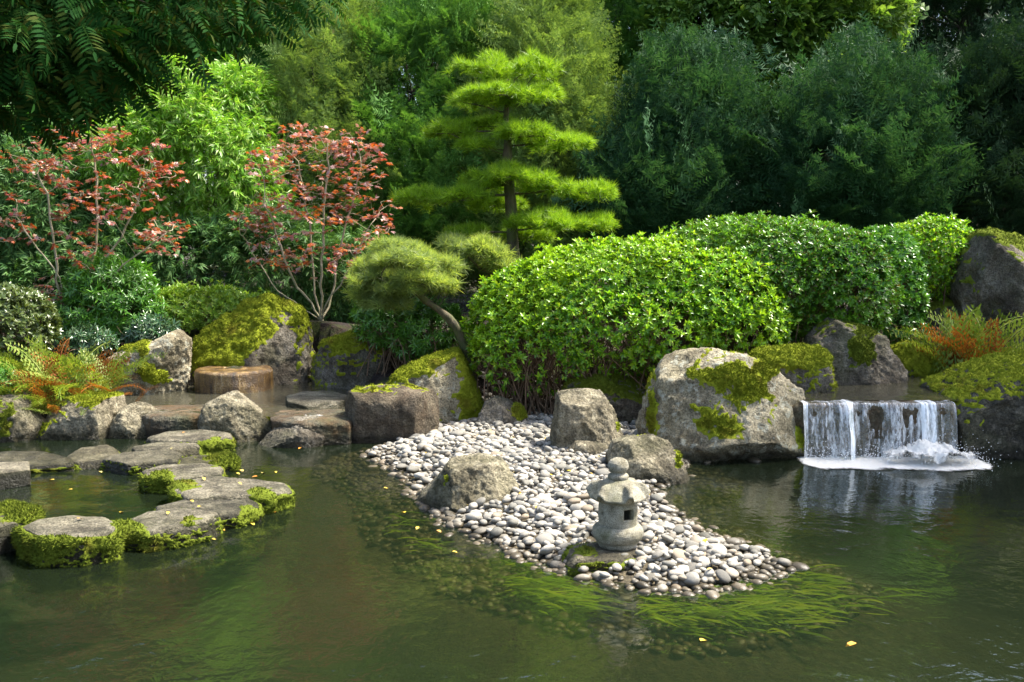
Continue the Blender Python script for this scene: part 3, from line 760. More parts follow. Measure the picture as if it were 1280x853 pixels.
# crowns ---------------------------------------------------------------
def ell(px, Y, ry):
    """(cx, cy, rx, rz in pixels) at depth Y -> centre and radii in metres"""
    cx, cy, rx, rz = px
    return at_y(cx, cy, Y), np.array((rx * Y / FPX, ry, rz * Y / FPX))
def crown_points(ells, dens, r, shells=((1.0, 1.0),), lump=0.12, lscale=1.6, zmin=None, seed=0):
    """points spread over the union of ellipsoids; returns points, outward normals, shell fraction"""
    Ps, Ns, Fs = [], [], []
    for ei, (c, a) in enumerate(ells):
        area = 4 * math.pi * ((a[0] * a[1]) ** 1.6 + (a[0] * a[2]) ** 1.6 + (a[1] * a[2]) ** 1.6) ** (1 / 1.6) / 3 ** (1 / 1.6)
        for f, dm in shells:
            n = int(area * dens * dm)
            u = unit(r.normal(size=(n, 3)))
            q = u * a * (f + r.normal(size=(n, 1)) * 0.025)
            nn = unit(u / a)
            w = 1 + lump * fbm(u * a + c, lscale, 3, seed + 4)
            P = c + q * w[:, None]
            ok = np.ones(n, bool)
            for ej, (c2, a2) in enumerate(ells):
                if ej != ei: ok &= (((P - c2) / (a2 * f * 0.93)) ** 2).sum(1) > 1
            if zmin is not None: ok &= P[:, 2] > zmin
            Ps.append(P[ok]); Ns.append(nn[ok]); Fs.append(np.full(ok.sum(), f))
    return np.concatenate(Ps), np.concatenate(Ns), np.concatenate(Fs)
def scatter_mix(tmpls, P, Fr, s, r):
    k = r.integers(0, len(tmpls), len(P)); parts = []
    s = np.broadcast_to(s, (len(P),))
    for i, t in enumerate(tmpls):
        m_ = k == i
        if m_.any(): parts.append(scatter(t, P[m_], Fr[m_], s[m_]))
    return cat_meshes(parts)
def colonize(nodes, targets, step=0.08, kill=0.13, iters=160, infl=9.0, up=0.0, par0=None):
    """space colonisation: grows twigs from the polyline nodes to all targets"""
    N = [np.array(p, float) for p in nodes]; par = list(par0) if par0 is not None else [-1] + list(range(len(nodes) - 1))
    T = np.array(targets, float); alive = np.ones(len(T), bool)
    A = np.array(N)
    near = np.argmin(((T[:, None] - A[None]) ** 2).sum(2), 1); nd = np.sqrt(((T - A[near]) ** 2).sum(1))
    for _ in range(iters):
        idx = np.where(alive & (nd < infl))[0]
        if not len(idx): break
        new = []
        for k in np.unique(near[idx]):
            d = unit(T[idx[near[idx] == k]] - N[k]).sum(0) + np.array((0, 0, up))
            if np.linalg.norm(d) < 1e-3: continue
            p = N[k] + unit(d + np.random.default_rng(len(N)).normal(size=3) * .22) * step
            new.append((p, k))
        if not new: break
        for p, k in new:
            N.append(p); par.append(int(k)); i = len(N) - 1
            q = np.sqrt(((T - p) ** 2).sum(1)); c = q < nd; near[c] = i; nd[c] = q[c]
        alive &= nd > kill
    return np.array(N), np.array(par)
def limb_mesh(N, par, r0=0.003, power=2.2, fix=None, sides=6, rmin=None):
    n = len(N); ch = [[] for _ in range(n)]
    for i in range(1, n): ch[par[i]].append(i)
    acc = np.zeros(n); 
    for i in range(n - 1, -1, -1):
        if not ch[i]: acc[i] = r0 ** power
        if par[i] >= 0: acc[par[i]] += acc[i] * 1.004
    rad = acc ** (1 / power)
    if fix is not None: rad[:len(fix)] = np.maximum(rad[:len(fix)] * 0, fix)
    parts = []; tips = [i for i in range(n) if not ch[i]]
    starts = [(0, None)]
    while starts:
        i, p = starts.pop()
        pts, rr = ([], []) if p is None else ([N[p]], [min(rad[p], rad[i] * 1.15)])
        while True:
            pts.append(N[i]); rr.append(rad[i])
            if not ch[i]: break
            c = sorted(ch[i], key=lambda k: -rad[k])
            for k in c[1:]: starts.append((k, i))
            i = c[0]
        if len(pts) > 1:
            rr[-1] *= .5
            parts.append(tube(pts, rr, sides))
    V, F = cat_meshes(parts)
    return V, F, np.array(tips), rad
# ------------------------------------------------------------------ plant materials
G = lambda x, y: float(ground_h(np.array([x]), np.array([y]))[0])
MAT['azalea'] = leaf_mat('azalea_leaf', [(0.14, 0.10, 0.02), (0.05, 0.15, 0.012), (0.08, 0.22, 0.012), (0.12, 0.29, 0.014), (0.17, 0.36, 0.016), (0.22, 0.42, 0.02), (0.27, 0.46, 0.025), (0.36, 0.50, 0.035)], 0.32, 0.33, 0.45, ((0.28, 0.44, 0.02), 1.1, 0.65))
MAT['azalea_deep'] = leaf_mat('azalea_deep_leaf', [(0.12, 0.08, 0.02), (0.03, 0.10, 0.012), (0.05, 0.15, 0.014), (0.07, 0.20, 0.018), (0.10, 0.26, 0.02), (0.14, 0.31, 0.025)], 0.32, 0.28, 0.45, ((0.18, 0.34, 0.02), 1.1, 0.4))
MAT['rhodo'] = leaf_mat('rhododendron_leaf', [(0.05, 0.15, 0.018), (0.075, 0.21, 0.02), (0.12, 0.27, 0.03)], 0.28, 0.22, 0.5)
MAT['box'] = leaf_mat('box_leaf', [(0.12, 0.24, 0.02), (0.18, 0.30, 0.03), (0.26, 0.36, 0.05)], 0.35, 0.3, 0.4)
MAT['laurel'] = leaf_mat('laurel_leaf', [(0.02, 0.06, 0.02), (0.035, 0.09, 0.03), (0.10, 0.15, 0.07)], 0.22, 0.15, 0.6)
MAT['olive_leaf'] = leaf_mat('olive_leaf', [(0.05, 0.08, 0.02), (0.08, 0.12, 0.03), (0.13, 0.16, 0.06)], 0.3, 0.2, 0.5)
MAT['pine'] = leaf_mat('pine_needle', [(0.11, 0.22, 0.012), (0.19, 0.33, 0.016), (0.30, 0.45, 0.03)], 0.4, 0.4, 0.3)
MAT['pine_soft'] = leaf_mat('pine_needle_soft', [(0.16, 0.24, 0.05), (0.27, 0.35, 0.07), (0.40, 0.46, 0.11)], 0.42, 0.5, 0.3, ((0.12, 0.18, 0.10), 2.0, 0.5))
MAT['yew_blue'] = leaf_mat('yew_blue', [(0.018, 0.062, 0.022), (0.03, 0.085, 0.03), (0.055, 0.12, 0.05)], 0.6, 0.22, 0.15)
MAT['yew_green'] = leaf_mat('yew_green', [(0.05, 0.14, 0.02), (0.075, 0.19, 0.03), (0.12, 0.24, 0.05)], 0.6, 0.28, 0.15)
MAT['yew_olive'] = leaf_mat('yew_olive', [(0.10, 0.18, 0.04), (0.15, 0.24, 0.055), (0.22, 0.31, 0.08)], 0.6, 0.3, 0.15)
MAT['yew_dark'] = leaf_mat('yew_dark', [(0.012, 0.035, 0.014), (0.02, 0.05, 0.02), (0.03, 0.065, 0.024)], 0.6, 0.12, 0.15)
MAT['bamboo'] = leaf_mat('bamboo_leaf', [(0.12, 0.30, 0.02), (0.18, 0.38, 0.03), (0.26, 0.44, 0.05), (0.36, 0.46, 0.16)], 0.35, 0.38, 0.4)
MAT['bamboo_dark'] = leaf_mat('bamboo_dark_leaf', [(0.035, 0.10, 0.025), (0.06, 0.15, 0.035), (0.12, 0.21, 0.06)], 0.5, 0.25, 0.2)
MAT['broad_light'] = leaf_mat('broad_light_leaf', [(0.07, 0.16, 0.025), (0.11, 0.21, 0.03), (0.16, 0.25, 0.05)], 0.5, 0.4, 0.35)
MAT['broad_green'] = leaf_mat('broad_green_leaf', [(0.03, 0.11, 0.015), (0.05, 0.15, 0.02), (0.09, 0.20, 0.04)], 0.4, 0.28, 0.4)
MAT['walnut'] = leaf_mat('walnut_leaf', [(0.010, 0.05, 0.008), (0.014, 0.062, 0.009), (0.02, 0.075, 0.010), (0.06, 0.07, 0.010)], 0.75, 0.2, 0.08)
MAT['maple'] = leaf_mat('maple_leaf', [(0.46, 0.13, 0.025), (0.50, 0.19, 0.03), (0.34, 0.055, 0.035), (0.33, 0.19, 0.17), (0.42, 0.29, 0.26), (0.27, 0.15, 0.13)], 0.3, 0.3, 0.6, tcol=(1.3, 0.9, 0.7))
MAT['maple_deep'] = leaf_mat('maple_deep_leaf', [(0.36, 0.08, 0.02), (0.40, 0.14, 0.025), (0.32, 0.045, 0.03), (0.25, 0.14, 0.12), (0.30, 0.19, 0.16)], 0.3, 0.3, 0.6, tcol=(1.3, 0.9, 0.7))
MAT['fern_green'] = leaf_mat('fern_green', [(0.10, 0.17, 0.02), (0.17, 0.24, 0.03), (0.27, 0.30, 0.06)], 0.5, 0.35, 0.25)
MAT['fern_rust'] = leaf_mat('fern_rust', [(0.16, 0.045, 0.010), (0.26, 0.085, 0.015), (0.30, 0.14, 0.02)], 0.6, 0.3, 0.2)
MAT['bark_pale'] = bark_mat('bark_pale', (0.24, 0.20, 0.12), (0.46, 0.40, 0.27), 0.35)
MAT['bark_pine'] = bark_mat('bark_pine', (0.03, 0.025, 0.015), (0.13, 0.105, 0.06), 0.6)
MAT['bark_dark'] = bark_mat('bark_dark', (0.02, 0.016, 0.012), (0.07, 0.055, 0.04), 0.3)
MAT['twig'] = bark_mat('twig', (0.07, 0.04, 0.022), (0.20, 0.12, 0.07), 0.1, 30)
MAT['culm'] = bark_mat('culm', (0.10, 0.13, 0.03), (0.22, 0.24, 0.08), 0.0, 6)

# ------------------------------------------------------------------ clipped and loose bushes
def bush(name, label, ells, mat, tm, size=0.055, dens=330, seed=1, bare=0.0, cat='bush', twigs=120, lump=0.13, upw=0.35, group=None, shells=((1.0, 1.0), (0.88, 0.6), (0.72, 0.35)), zmin=None):
    r = np.random.default_rng(seed)
    E = [ell(e[:4], e[4], e[5]) for e in ells]
    C = np.mean([c for c, a in E], 0); zg = min(G(c[0], c[1]) for c, a in E)
    root = empty(name, (C[0], C[1], zg), label, cat, group)
    P, N, f = crown_points(E, dens, r, shells, lump, 2.2, zg + 0.03 if zmin is None else zmin, seed)
    z0, z1 = P[:, 2].min(), P[:, 2].max()
    if bare:
        hole = fbm(P, 3.0, 2, seed + 40)
        t = (P[:, 2] - z0) / (z1 - z0)
        fine = np.clip(fbm(P, 7.0, 2, seed + 41) * 2.2, 0, 1) * np.clip(1.1 - t * 0.9, 0.15, 1)
        keep = r.random(len(P)) > fine * 0.9
        keep &= r.random(len(P)) > bare * np.clip(1.25 - t * 2.1 + hole * 0.8, 0, 1)
        P, N, f = P[keep], N[keep], f[keep]
    stray = r.random(len(P)) < 0.035
    P[stray] += (N * 0.6 + np.array((0, 0, 0.5)))[stray] * r.uniform(.03, .10, (stray.sum(), 1))
    d = unit(N * (1 - upw) + np.array((0, 0, upw)) + r.normal(size=P.shape) * 0.33)
    V, F = scatter_mix(tm, P, frames(d, 1.0, r=r), size * r.uniform(0.75, 1.25, len(P)), r)
    part('foliage', V, F, MAT[mat], root)
    if twigs:
        tb = []
        for c, a in E:
            base = np.array((c[0], c[1], G(c[0], c[1]) - 0.05))
            for _ in range(max(4, int(twigs / len(E)))):
                u = unit(r.normal(size=3)); u[2] = abs(u[2]) * 0.7 - 0.25
                e = c + u * a * 0.95; e[2] = max(e[2], base[2] + 0.12)
                b0 = base + np.array((r.normal() * a[0] * .35, r.normal() * a[1] * .35, 0))
                m_ = (b0 + e) / 2 + r.normal(size=3) * 0.06 + np.array((0, 0, .08))
                tb.append(tube(smooth_path([b0, m_, e], 7), np.linspace(0.009, 0.003, 7), 5))
                for _k in range(3):
                    q = m_ + (e - m_) * r.uniform(.2, 1); e2 = q + unit(u + r.normal(size=3) * .7) * r.uniform(.08, .2)
                    tb.append(tube([q, (q + e2) / 2 + r.normal(size=3) * .012, e2], [.003, .0025, .0015], 4))
        V, F = cat_meshes(tb); part('stems', V, F, MAT['twig'], root, True)
    return root
bush('azalea_bush', 'largest clipped azalea mound with bright leaves and bare brown twigs below',
     [(795, 391, 186, 86, 10.35, 0.75), (690, 414, 102, 84, 10.25, 0.55), (890, 396, 92, 78, 10.25, 0.7), (652, 438, 62, 58, 10.15, 0.42), (790, 408, 150, 62, 10.15, 0.7)], 'azalea', ROS_RHODO, 0.058, 430, 3, bare=0.95, twigs=420, lump=0.16)
bush('azalea_bush', 'long clipped azalea mound rising behind the largest one', [(950, 345, 150, 72, 10.9, 0.9), (1035, 362, 82, 74, 10.75, 0.75), (870, 350, 80, 60, 10.9, 0.7)], 'azalea_deep', ROS_RHODO, 0.058, 420, 4, bare=0.5, twigs=160)
bush('azalea_bush', 'narrow dark azalea mound between the long mound and the end mound', [(1105, 342, 48, 58, 11.5, 0.5), (1118, 370, 38, 44, 11.35, 0.4)], 'rhodo', ROS_RHODO, 0.06, 380, 5, bare=0.5, twigs=60)
bush('azalea_bush', 'end azalea mound next to the tall shaded boulder', [(1165, 328, 62, 54, 11.9, 0.6)], 'azalea', ROS_RHODO, 0.055, 420, 6, bare=0.4, twigs=60)
bush('rhododendron_bush', 'loose leafy rhododendron beneath the leaning pine', [(530, 412, 52, 42, 11.1, 0.4), (486, 402, 40, 34, 11.2, 0.4)], 'rhodo', ROS_LONG, 0.075, 260, 7, bare=0.5, twigs=80, lump=0.3)
bush('rhododendron_bush', 'bright green bush behind the stems of the red maple', [(140, 372, 52, 44, 11.9, 0.5), (120, 405, 56, 40, 11.8, 0.45), (170, 400, 40, 34, 11.8, 0.4)], 'rhodo', ROS_LONG, 0.085, 280, 8, bare=0.3, twigs=60, lump=0.28)
bush('clipped_hedge', 'low clipped yellow green hedge behind the pale boulder', [(225, 395, 48, 34, 12.2, 0.4), (275, 393, 46, 33, 12.3, 0.4), (318, 398, 30, 30, 12.3, 0.35)], 'box', ROS_SMALL, 0.06, 420, 9, bare=0.3, cat='hedge', twigs=60)
bush('laurel_shrub', 'small dark glossy laurel sprig beside the maple foot', [(112, 432, 34, 20, 11.1, 0.25)], 'laurel', ROS_LONG, 0.075, 260, 10, twigs=20, lump=0.3, cat='shrub')
bush('laurel_shrub', 'silvery leaved laurel between hedge and pale boulder', [(188, 417, 34, 22, 11.4, 0.25)], 'laurel', ROS_LONG, 0.075, 280, 11, twigs=20, lump=0.3, cat='shrub')
bush('rhododendron_bush', 'dull olive rounded bush above the green fern', [(5, 408, 58, 52, 10.6, 0.55), (-60, 410, 60, 60, 10.7, 0.5)], 'olive_leaf', ROS_RHODO, 0.065, 300, 12, bare=0.2, twigs=60)
bush('laurel_shrub', 'dark green sprig hanging over the lichen spotted wall stone', [(0, 478, 22, 24, 9.9, 0.2), (-30, 475, 26, 26, 9.9, 0.2)], 'rhodo', ROS_LONG, 0.06, 320, 13, twigs=14, cat='shrub')
bush('laurel_shrub', 'low dark shrub in the gap beside the little mossy rock', [(1125, 412, 40, 26, 11.2, 0.25)], 'rhodo', ROS_LONG, 0.055, 260, 14, twigs=14, cat='shrub', lump=0.3)

# ------------------------------------------------------------------ pines
def pine(label, trunk, rads, Y, pads, tm, mat, nl, dens, seed, bark='bark_pine', r0=0.006, name='pine_tree'):
    r = np.random.default_rng(seed)
    P = np.array([at_y(a, b, Y + dy) for a, b, dy in trunk])
    P[0, 2] = G(P[0, 0], P[0, 1]) - 0.08
    path = smooth_path(P, 30); rad = np.interp(np.linspace(0, 1, 30), np.linspace(0, 1, len(rads)), rads)
    root = empty(name, P[0], label, 'pine tree')
    V, F = tube(path, rad * (1 + 0.12 * fbm(path, 8, 2, seed)), 10)
    V = V + unit(V - np.repeat(path, 10, 0)) * (fbm(V, 14, 3, seed) * 0.012)[:, None]
    part('trunk', V, F, MAT[bark], root, True)
    targets = []
    for i, (cx, cy, rx, rz, dy, ry) in enumerate(pads):
        c, a = ell((cx, cy, rx, rz), Y + dy, ry)
        area = math.pi * a[0] * a[1]
        n = int(dens * area * 2.2)
        u = unit(r.normal(size=(n, 3))); u[:, 2] = np.where(r.random(n) < 0.9, np.abs(u[:, 2]), -np.abs(u[:, 2]) * 0.45)
        ang = np.arctan2(u[:, 1], u[:, 0])
        w = 1 + 0.55 * fbm(np.stack((np.cos(ang) * 1.5 + i * 7, np.sin(ang) * 1.5, 0 * ang), 1), 1.3, 2, seed + i)
        q = u * a * (r.uniform(0.62, 1.0, n) ** 0.6)[:, None]
        q[:, :2] *= w[:, None]
        # gentle sub-clouds on the pad
        q[:, 2] += 0.9 * a[2] * fbm(q + c, 4.0, 2, seed + 31)
        d = unit(u * np.array((0.75, 0.75, 0.5)) + np.array((0, 0, 0.75)) + r.normal(size=(n, 3)) * 0.42)
        V, F = scatter_mix(tm, c + q, frames(d, 1.0, r=r), nl * r.uniform(0.75, 1.15, n), r)
        part('needle_pad', V, F, MAT[mat], root)
        k = r.choice(n, min(n, 26), replace=False); tt = c + q[k] * np.array((.85, .85, .3)) - np.array((0, 0, a[2] * .25))
        targets.append(tt)
    N, par = colonize(list(path), np.concatenate(targets), 0.07, 0.10, 140, up=0.12)
    V, F, tips, rd = limb_mesh(N, par, r0, 2.3, fix=rad * 0.85)
    part('branches', V, F, MAT[bark], root, True)
    return root
pine('tall cloud pruned pine with flat tiers of bright needles', [(645, 400, 0), (643, 340, 0), (641, 298, .02), (638, 250, 0), (634, 205, -.03), (635, 178, 0), (632, 150, 0), (636, 118, 0)], [0.085, 0.078, 0.072, 0.066, 0.06, 0.05, 0.035, 0.02], 11.7,
     [(634, 92, 58, 20, 0, .45), (628, 122, 54, 11, -.3, .32), (672, 118, 30, 9, .1, .3), (590, 126, 26, 8, .05, .25),
      (560, 166, 32, 11, 0, .28), (612, 160, 36, 9, .25, .3), (655, 168, 40, 9, -.3, .3), (700, 180, 38, 9, 0, .34), (590, 182, 22, 7, -.2, .2),
      (530, 250, 34, 12, 0, .34), (578, 246, 36, 12, -.25, .3), (640, 222, 46, 12, -.3, .36), (606, 230, 34, 11, .2, .3), (690, 236, 36, 11, -.1, .34), (738, 240, 30, 12, 0, .28), (620, 256, 34, 8, .4, .3),
      (584, 290, 28, 8, .1, .3), (690, 278, 48, 12, -.3, .36), (744, 280, 28, 11, -.1, .28), (660, 296, 30, 7, .3, .3)],
     TUFT, 'pine', 0.125, 240, 21)
pine('lower pine limb tree with thin olive needles behind the leaning pine', [(652, 410, -.1), (650, 352, -.15), (625, 347, -.3), (600, 336, -.4)], [0.035, 0.03, 0.022, 0.015], 11.4,
     [(598, 318, 34, 17, -.5, .3), (568, 306, 20, 10, -.4, .2), (630, 332, 26, 9, -.5, .22)], TUFT_SOFT, 'pine_soft', 0.13, 230, 22, name='pine_sapling')
pine('small leaning pine with bent trunk and soft olive dome of needles', [(592, 474, 0), (587, 455, 0), (579, 428, 0), (566, 404, -.03), (549, 388, -.05), (530, 374, -.08), (517, 364, -.1)], [0.078, 0.060, 0.050, 0.048, 0.040, 0.033, 0.022], 10.55,
     [(505, 330, 56, 17, -.05, .42), (466, 350, 28, 15, -.15, .3), (546, 334, 30, 14, .05, .3), (478, 378, 32, 11, -.1, .28), (522, 350, 38, 10, -.3, .28), (456, 368, 18, 10, -.1, .2), (556, 358, 20, 9, .1, .2), (500, 314, 34, 12, 0, .3), (495, 362, 30, 8, -.3, .2)], TUFT_SOFT, 'pine_soft', 0.115, 300, 23)

# ------------------------------------------------------------------ red maples
def maple(label, Y, base, stems, crown, ntar, mat, seed, nl=0.09):
    r = np.random.default_rng(seed)
    b = at_y(base[0], base[1], Y); b[2] = G(b[0], b[1]) - 0.05
    nodes, par = [b, b + np.array((0, 0, 0.06))], [-1, 0]
    for st in stems:
        pts = smooth_path([nodes[1]] + [at_y(x, y, Y + dy) for x, y, dy in st], 4 + 3 * len(st))[1:]
        pts = pts + r.normal(size=pts.shape) * 0.012
        for i, p in enumerate(pts):
            nodes.append(p); par.append(1 if i == 0 else len(nodes) - 2)
    T = []
    for (cx, cy, rx, rz, dy, ry, w) in crown:
        c, a = ell((cx, cy, rx, rz), Y + dy, ry)
        n = int(ntar * w); u = unit(r.normal(size=(n, 3))) * (r.random((n, 1)) ** 0.45)
        T.append(c + u * a)
    N, pr = colonize(nodes, np.concatenate(T), 0.065, 0.08, 150, up=0.28, par0=par)
    V, F, tips, rad = limb_mesh(N, pr, 0.0026, 2.3)
    root = empty('red_maple', b, label, 'maple tree')
    part('trunk', V, F, MAT['bark_pale'], root, True)
    thin = np.where((rad < 0.0075) & (np.arange(len(N)) > len(nodes)) & (r.random(len(N)) < 0.16))[0]
    ix = np.concatenate([tips, tips[::2], thin])
    D = N[ix] - N[np.maximum(pr[ix], 0)]; D[:, 2] *= 0.2
    P = N[ix] + r.normal(size=(len(ix), 3)) * np.array((.035, .035, .02))
    d = unit(unit(D) + r.normal(size=D.shape) * np.array((.7, .7, .15)))
    V, F = scatter_mix(MAPLE, P, frames(d, 0.3, r=r), nl * r.uniform(.75, 1.2, len(P)), r)
    part('leaves', V, F, MAT[mat], root)
    return root
maple('red maple with many pale stems growing from the mulch mound', 12.3, (402, 408),
      [[(385, 375, 0), (365, 345, -.1), (345, 290, -.15), (330, 250, -.2)], [(395, 370, .1), (388, 300, .15), (380, 240, .1), (372, 200, .1)], [(402, 360, -.1), (404, 300, -.1), (408, 240, -.15), (410, 190, -.1)],
       [(412, 375, .1), (425, 310, .1), (440, 250, .15), (452, 210, .1)], [(410, 380, -.1), (440, 330, -.2), (465, 280, -.2)], [(380, 388, 0), (345, 360, .1), (318, 320, .1), (300, 290, 0)]],
      [(395, 180, 62, 28, 0, .4, .22), (345, 210, 40, 30, -.1, .4, .15), (450, 205, 38, 34, .1, .4, .16), (322, 270, 36, 36, 0, .35, .13), (395, 250, 58, 45, -.2, .4, .16), (462, 270, 30, 42, 0, .35, .12), (400, 320, 66, 36, -.2, .4, .14), (340, 320, 30, 20, 0, .3, .05)], 560, 'maple', 31, 0.062)
maple('red maple with twin grey stems half hidden by the overhanging leaves', 11.8, (88, 415),
      [[(72, 355, 0), (68, 300, -.05), (55, 240, -.1), (45, 200, -.1)], [(100, 380, 0), (115, 340, .05), (122, 280, .1), (120, 220, .1), (115, 180, .1)], [(104, 378, .05), (130, 330, .1), (160, 280, .15), (180, 230, .1)], [(98, 385, -.1), (135, 345, -.2), (185, 310, -.2), (215, 285, -.2)], [(75, 350, 0), (45, 310, 0), (20, 270, 0)]],
      [(115, 180, 60, 28, 0, .4, .2), (50, 205, 40, 35, -.1, .4, .16), (190, 215, 34, 40, .1, .4, .16), (15, 280, 30, 40, 0, .3, .08), (120, 250, 60, 40, -.2, .4, .16), (205, 295, 32, 28, -.1, .35, .12), (90, 300, 55, 30, -.2, .4, .08), (60, 372, 22, 14, -.1, .2, .04)], 500, 'maple_deep', 32, 0.06)

# ------------------------------------------------------------------ ferns
def fern(name, label, px, Y, z, n, L, seed, rust=0.5, cat='fern', spread=0.25, front=0.5, el=(25, 75)):
    r = np.random.default_rng(seed)
    c = at_y(px[0], px[1], Y); c[2] = G(c[0], c[1]) + 0.01
    root = empty(name, c, label, cat)
    k = int(n * (1 - rust))
    for nm, cnt, mt, sc_ in (('green_fronds', k, 'fern_green', 1.0), ('rusty_fronds', n - k, 'fern_rust', 0.85)):
        if cnt <= 0: continue
        a = r.uniform(0, 2 * math.pi, cnt); e = R(1) * r.uniform(el[0], el[1], cnt)
        d = np.stack((np.cos(a) * np.cos(e), np.sin(a) * np.cos(e) - front * 0.3, np.sin(e)), 1)
        P = c + np.stack((r.normal(size=cnt) * spread, r.normal(size=cnt) * spread * .6, 0 * a), 1)
        V, F = scatter_mix(FROND, P, frames(d, 0.2, r=r), L * sc_ * r.uniform(.65, 1.1, cnt), r)
        part(nm, V, F, MAT[mt], root)
    return root
fern('fern', 'rusty and yellow green fern spilling over the wall stones', (85, 480), 9.95, 0.42, 60, 0.66, 41, 0.5, spread=0.3)
fern('fern', 'low brownish fern drooping over the top of the wall stones', (75, 490), 9.68, 0.2, 40, 0.42, 45, 0.45, spread=0.3)
fern('fern', 'upright green fern beneath the dull olive bush', (22, 452), 10.25, 0.45, 24, 0.5, 42, 0.0, spread=0.2, el=(55, 85))
fern('fern', 'tall fern turning orange beside the waterfall', (1205, 466), 10.2, 0.50, 48, 0.85, 43, 0.42, spread=0.15, el=(55, 90), front=0.1)
fern('fern', 'tiny fern sprouting under the maple on the mulch', (412, 412), 11.9, 0.80, 7, 0.22, 44, 0.0, spread=0.05)

# ------------------------------------------------------------------ background trees
def tree(name, label, ells, mat, tm, size, dens, seed, trunk=0.09, cat='tree', upw=0.55, lump=0.22, shells=((1.0, 1.0), (0.85, 0.7), (0.65, 0.4)), spin=0.7, jit=0.3, bark='bark_dark', droop=0.0, group=None, plume=0.0):
    r = np.random.default_rng(seed)
    E = [ell(e[:4], e[4], e[5]) for e in ells]
    cx, cy_ = np.mean([c[0] for c, a in E]), np.mean([c[1] for c, a in E])
    zg = G(cx, cy_); root = empty(name, (cx, cy_, zg - 0.05), label, cat, group)
    P, N, f = crown_points(E, dens, r, shells, lump, 1.3, zg + 0.05, seed)
    gap = fbm(P, 1.7, 3, seed + 50)
    keep = r.random(len(P)) < np.clip(0.92 + gap * 1.5, 0.06, 1)
    P, N = P[keep], N[keep]
    d = unit(N * (1 - upw) + np.array((0, 0, upw - droop)) + r.normal(size=P.shape) * jit)
    ss = size * r.uniform(0.6, 1.3, len(P))
    if plume:
        k = r.random(len(P)) < plume
        d[k] = unit(d[k] + np.array((0, 0, .6)) + r.normal(size=(k.sum(), 3)) * .25); ss[k] *= r.uniform(1.3, 2.3, k.sum()); P[k] += N[k] * .12
    V, F = scatter_mix(tm, P, frames(d, spin, r=r), ss, r)
    part('crown', V, F, MAT[mat], root)
    top = max(c[2] + a[2] * .7 for c, a in E)
    tp = smooth_path([(cx, cy_, zg - .1), (cx + r.normal() * .08, cy_ + r.normal() * .08, (zg + top) / 2), (cx + r.normal() * .12, cy_, top)], 10)
    tb = [tube(tp, np.linspace(trunk, trunk * .25, 10), 8)]
    for c, a in E:
        for _ in range(9):
            e = c + unit(r.normal(size=3)) * a * .8; i = r.integers(1, 8); s = tp[i]
            tb.append(tube(smooth_path([s, (s + e) / 2 + np.array((0, 0, -.05)) + r.normal(size=3) * .06, e], 6), np.linspace(trunk * .3, .006, 6), 5))
    V, F = cat_meshes(tb); part('trunk', V, F, MAT[bark], root, True)
    return root
tree('bamboo', 'bright green arching bamboo clump above the low hedge', [(245, 190, 62, 90, 14.2, .7), (300, 150, 46, 70, 14.5, .6), (190, 230, 70, 90, 14.0, .6), (285, 220, 66, 80, 14.0, .6), (225, 130, 45, 50, 14.4, .5)], 'bamboo', BAMB, 0.155, 300, 51, 0.03, 'bamboo', 0.2, 0.3, bark='culm', droop=0.25, jit=0.55)
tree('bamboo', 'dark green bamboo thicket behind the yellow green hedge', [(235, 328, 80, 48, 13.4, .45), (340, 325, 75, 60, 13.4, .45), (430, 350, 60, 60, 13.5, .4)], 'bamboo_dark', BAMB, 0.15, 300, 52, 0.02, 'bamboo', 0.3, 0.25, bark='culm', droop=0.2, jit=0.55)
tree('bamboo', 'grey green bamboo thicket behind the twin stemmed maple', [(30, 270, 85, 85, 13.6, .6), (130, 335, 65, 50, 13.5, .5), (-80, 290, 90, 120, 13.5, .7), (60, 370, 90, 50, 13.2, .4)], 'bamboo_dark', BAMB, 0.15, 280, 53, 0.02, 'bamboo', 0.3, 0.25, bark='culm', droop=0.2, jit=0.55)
tree('yew_tree', 'olive green conifer standing behind the many stemmed maple', [(410, 130, 62, 100, 15.2, .8), (400, 210, 72, 90, 15.0, .8), (420, 50, 46, 60, 15.4, .6), (440, 290, 60, 80, 15.0, .6)], 'yew_olive', SPRAY_FINE, 0.30, 150, 54, cat='conifer', plume=0.1, lump=0.35)
tree('yew_tree', 'mid green yew filling the gap just beside the tall pine\'s top', [(520, 110, 75, 95, 15.6, .9), (505, 200, 80, 110, 15.4, .9), (560, 60, 60, 70, 15.8, .7), (560, 260, 80, 90, 15.2, .8), (500, 300, 70, 70, 15.0, .6)], 'yew_green', SPRAY, 0.32, 140, 55, cat='conifer', plume=0.1, lump=0.35)
tree('yew_tree', 'sunlit olive yew rising straight behind the tall pine', [(680, 110, 72, 100, 15.2, .8), (655, 200, 85, 110, 15.2, .8), (700, 210, 60, 100, 15.0, .7), (690, 40, 50, 50, 15.4, .6), (650, 310, 90, 70, 15.0, .6)], 'yew_olive', SPRAY_FINE, 0.30, 150, 56, cat='conifer', plume=0.1, lump=0.35)
tree('yew_tree', 'feathery blue green yew above the largest azalea', [(862, 170, 66, 80, 14.8, .8), (848, 235, 92, 80, 14.5, .9), (912, 225, 52, 74, 14.6, .6), (800, 265, 60, 55, 14.1, .5)], 'yew_blue', SPRAY, 0.36, 150, 57, cat='conifer', upw=0.6, plume=0.22, lump=0.45)
tree('yew_tree', 'spreading dark blue yew with pale shoot tips above the long azalea', [(1075, 185, 66, 78, 14.3, .8), (1062, 245, 84, 64, 14.0, .8), (1130, 225, 52, 60, 14.1, .6), (1022, 228, 40, 66, 13.8, .5)], 'yew_blue', SPRAY, 0.36, 150, 58, cat='conifer', upw=0.6, plume=0.22, lump=0.45)
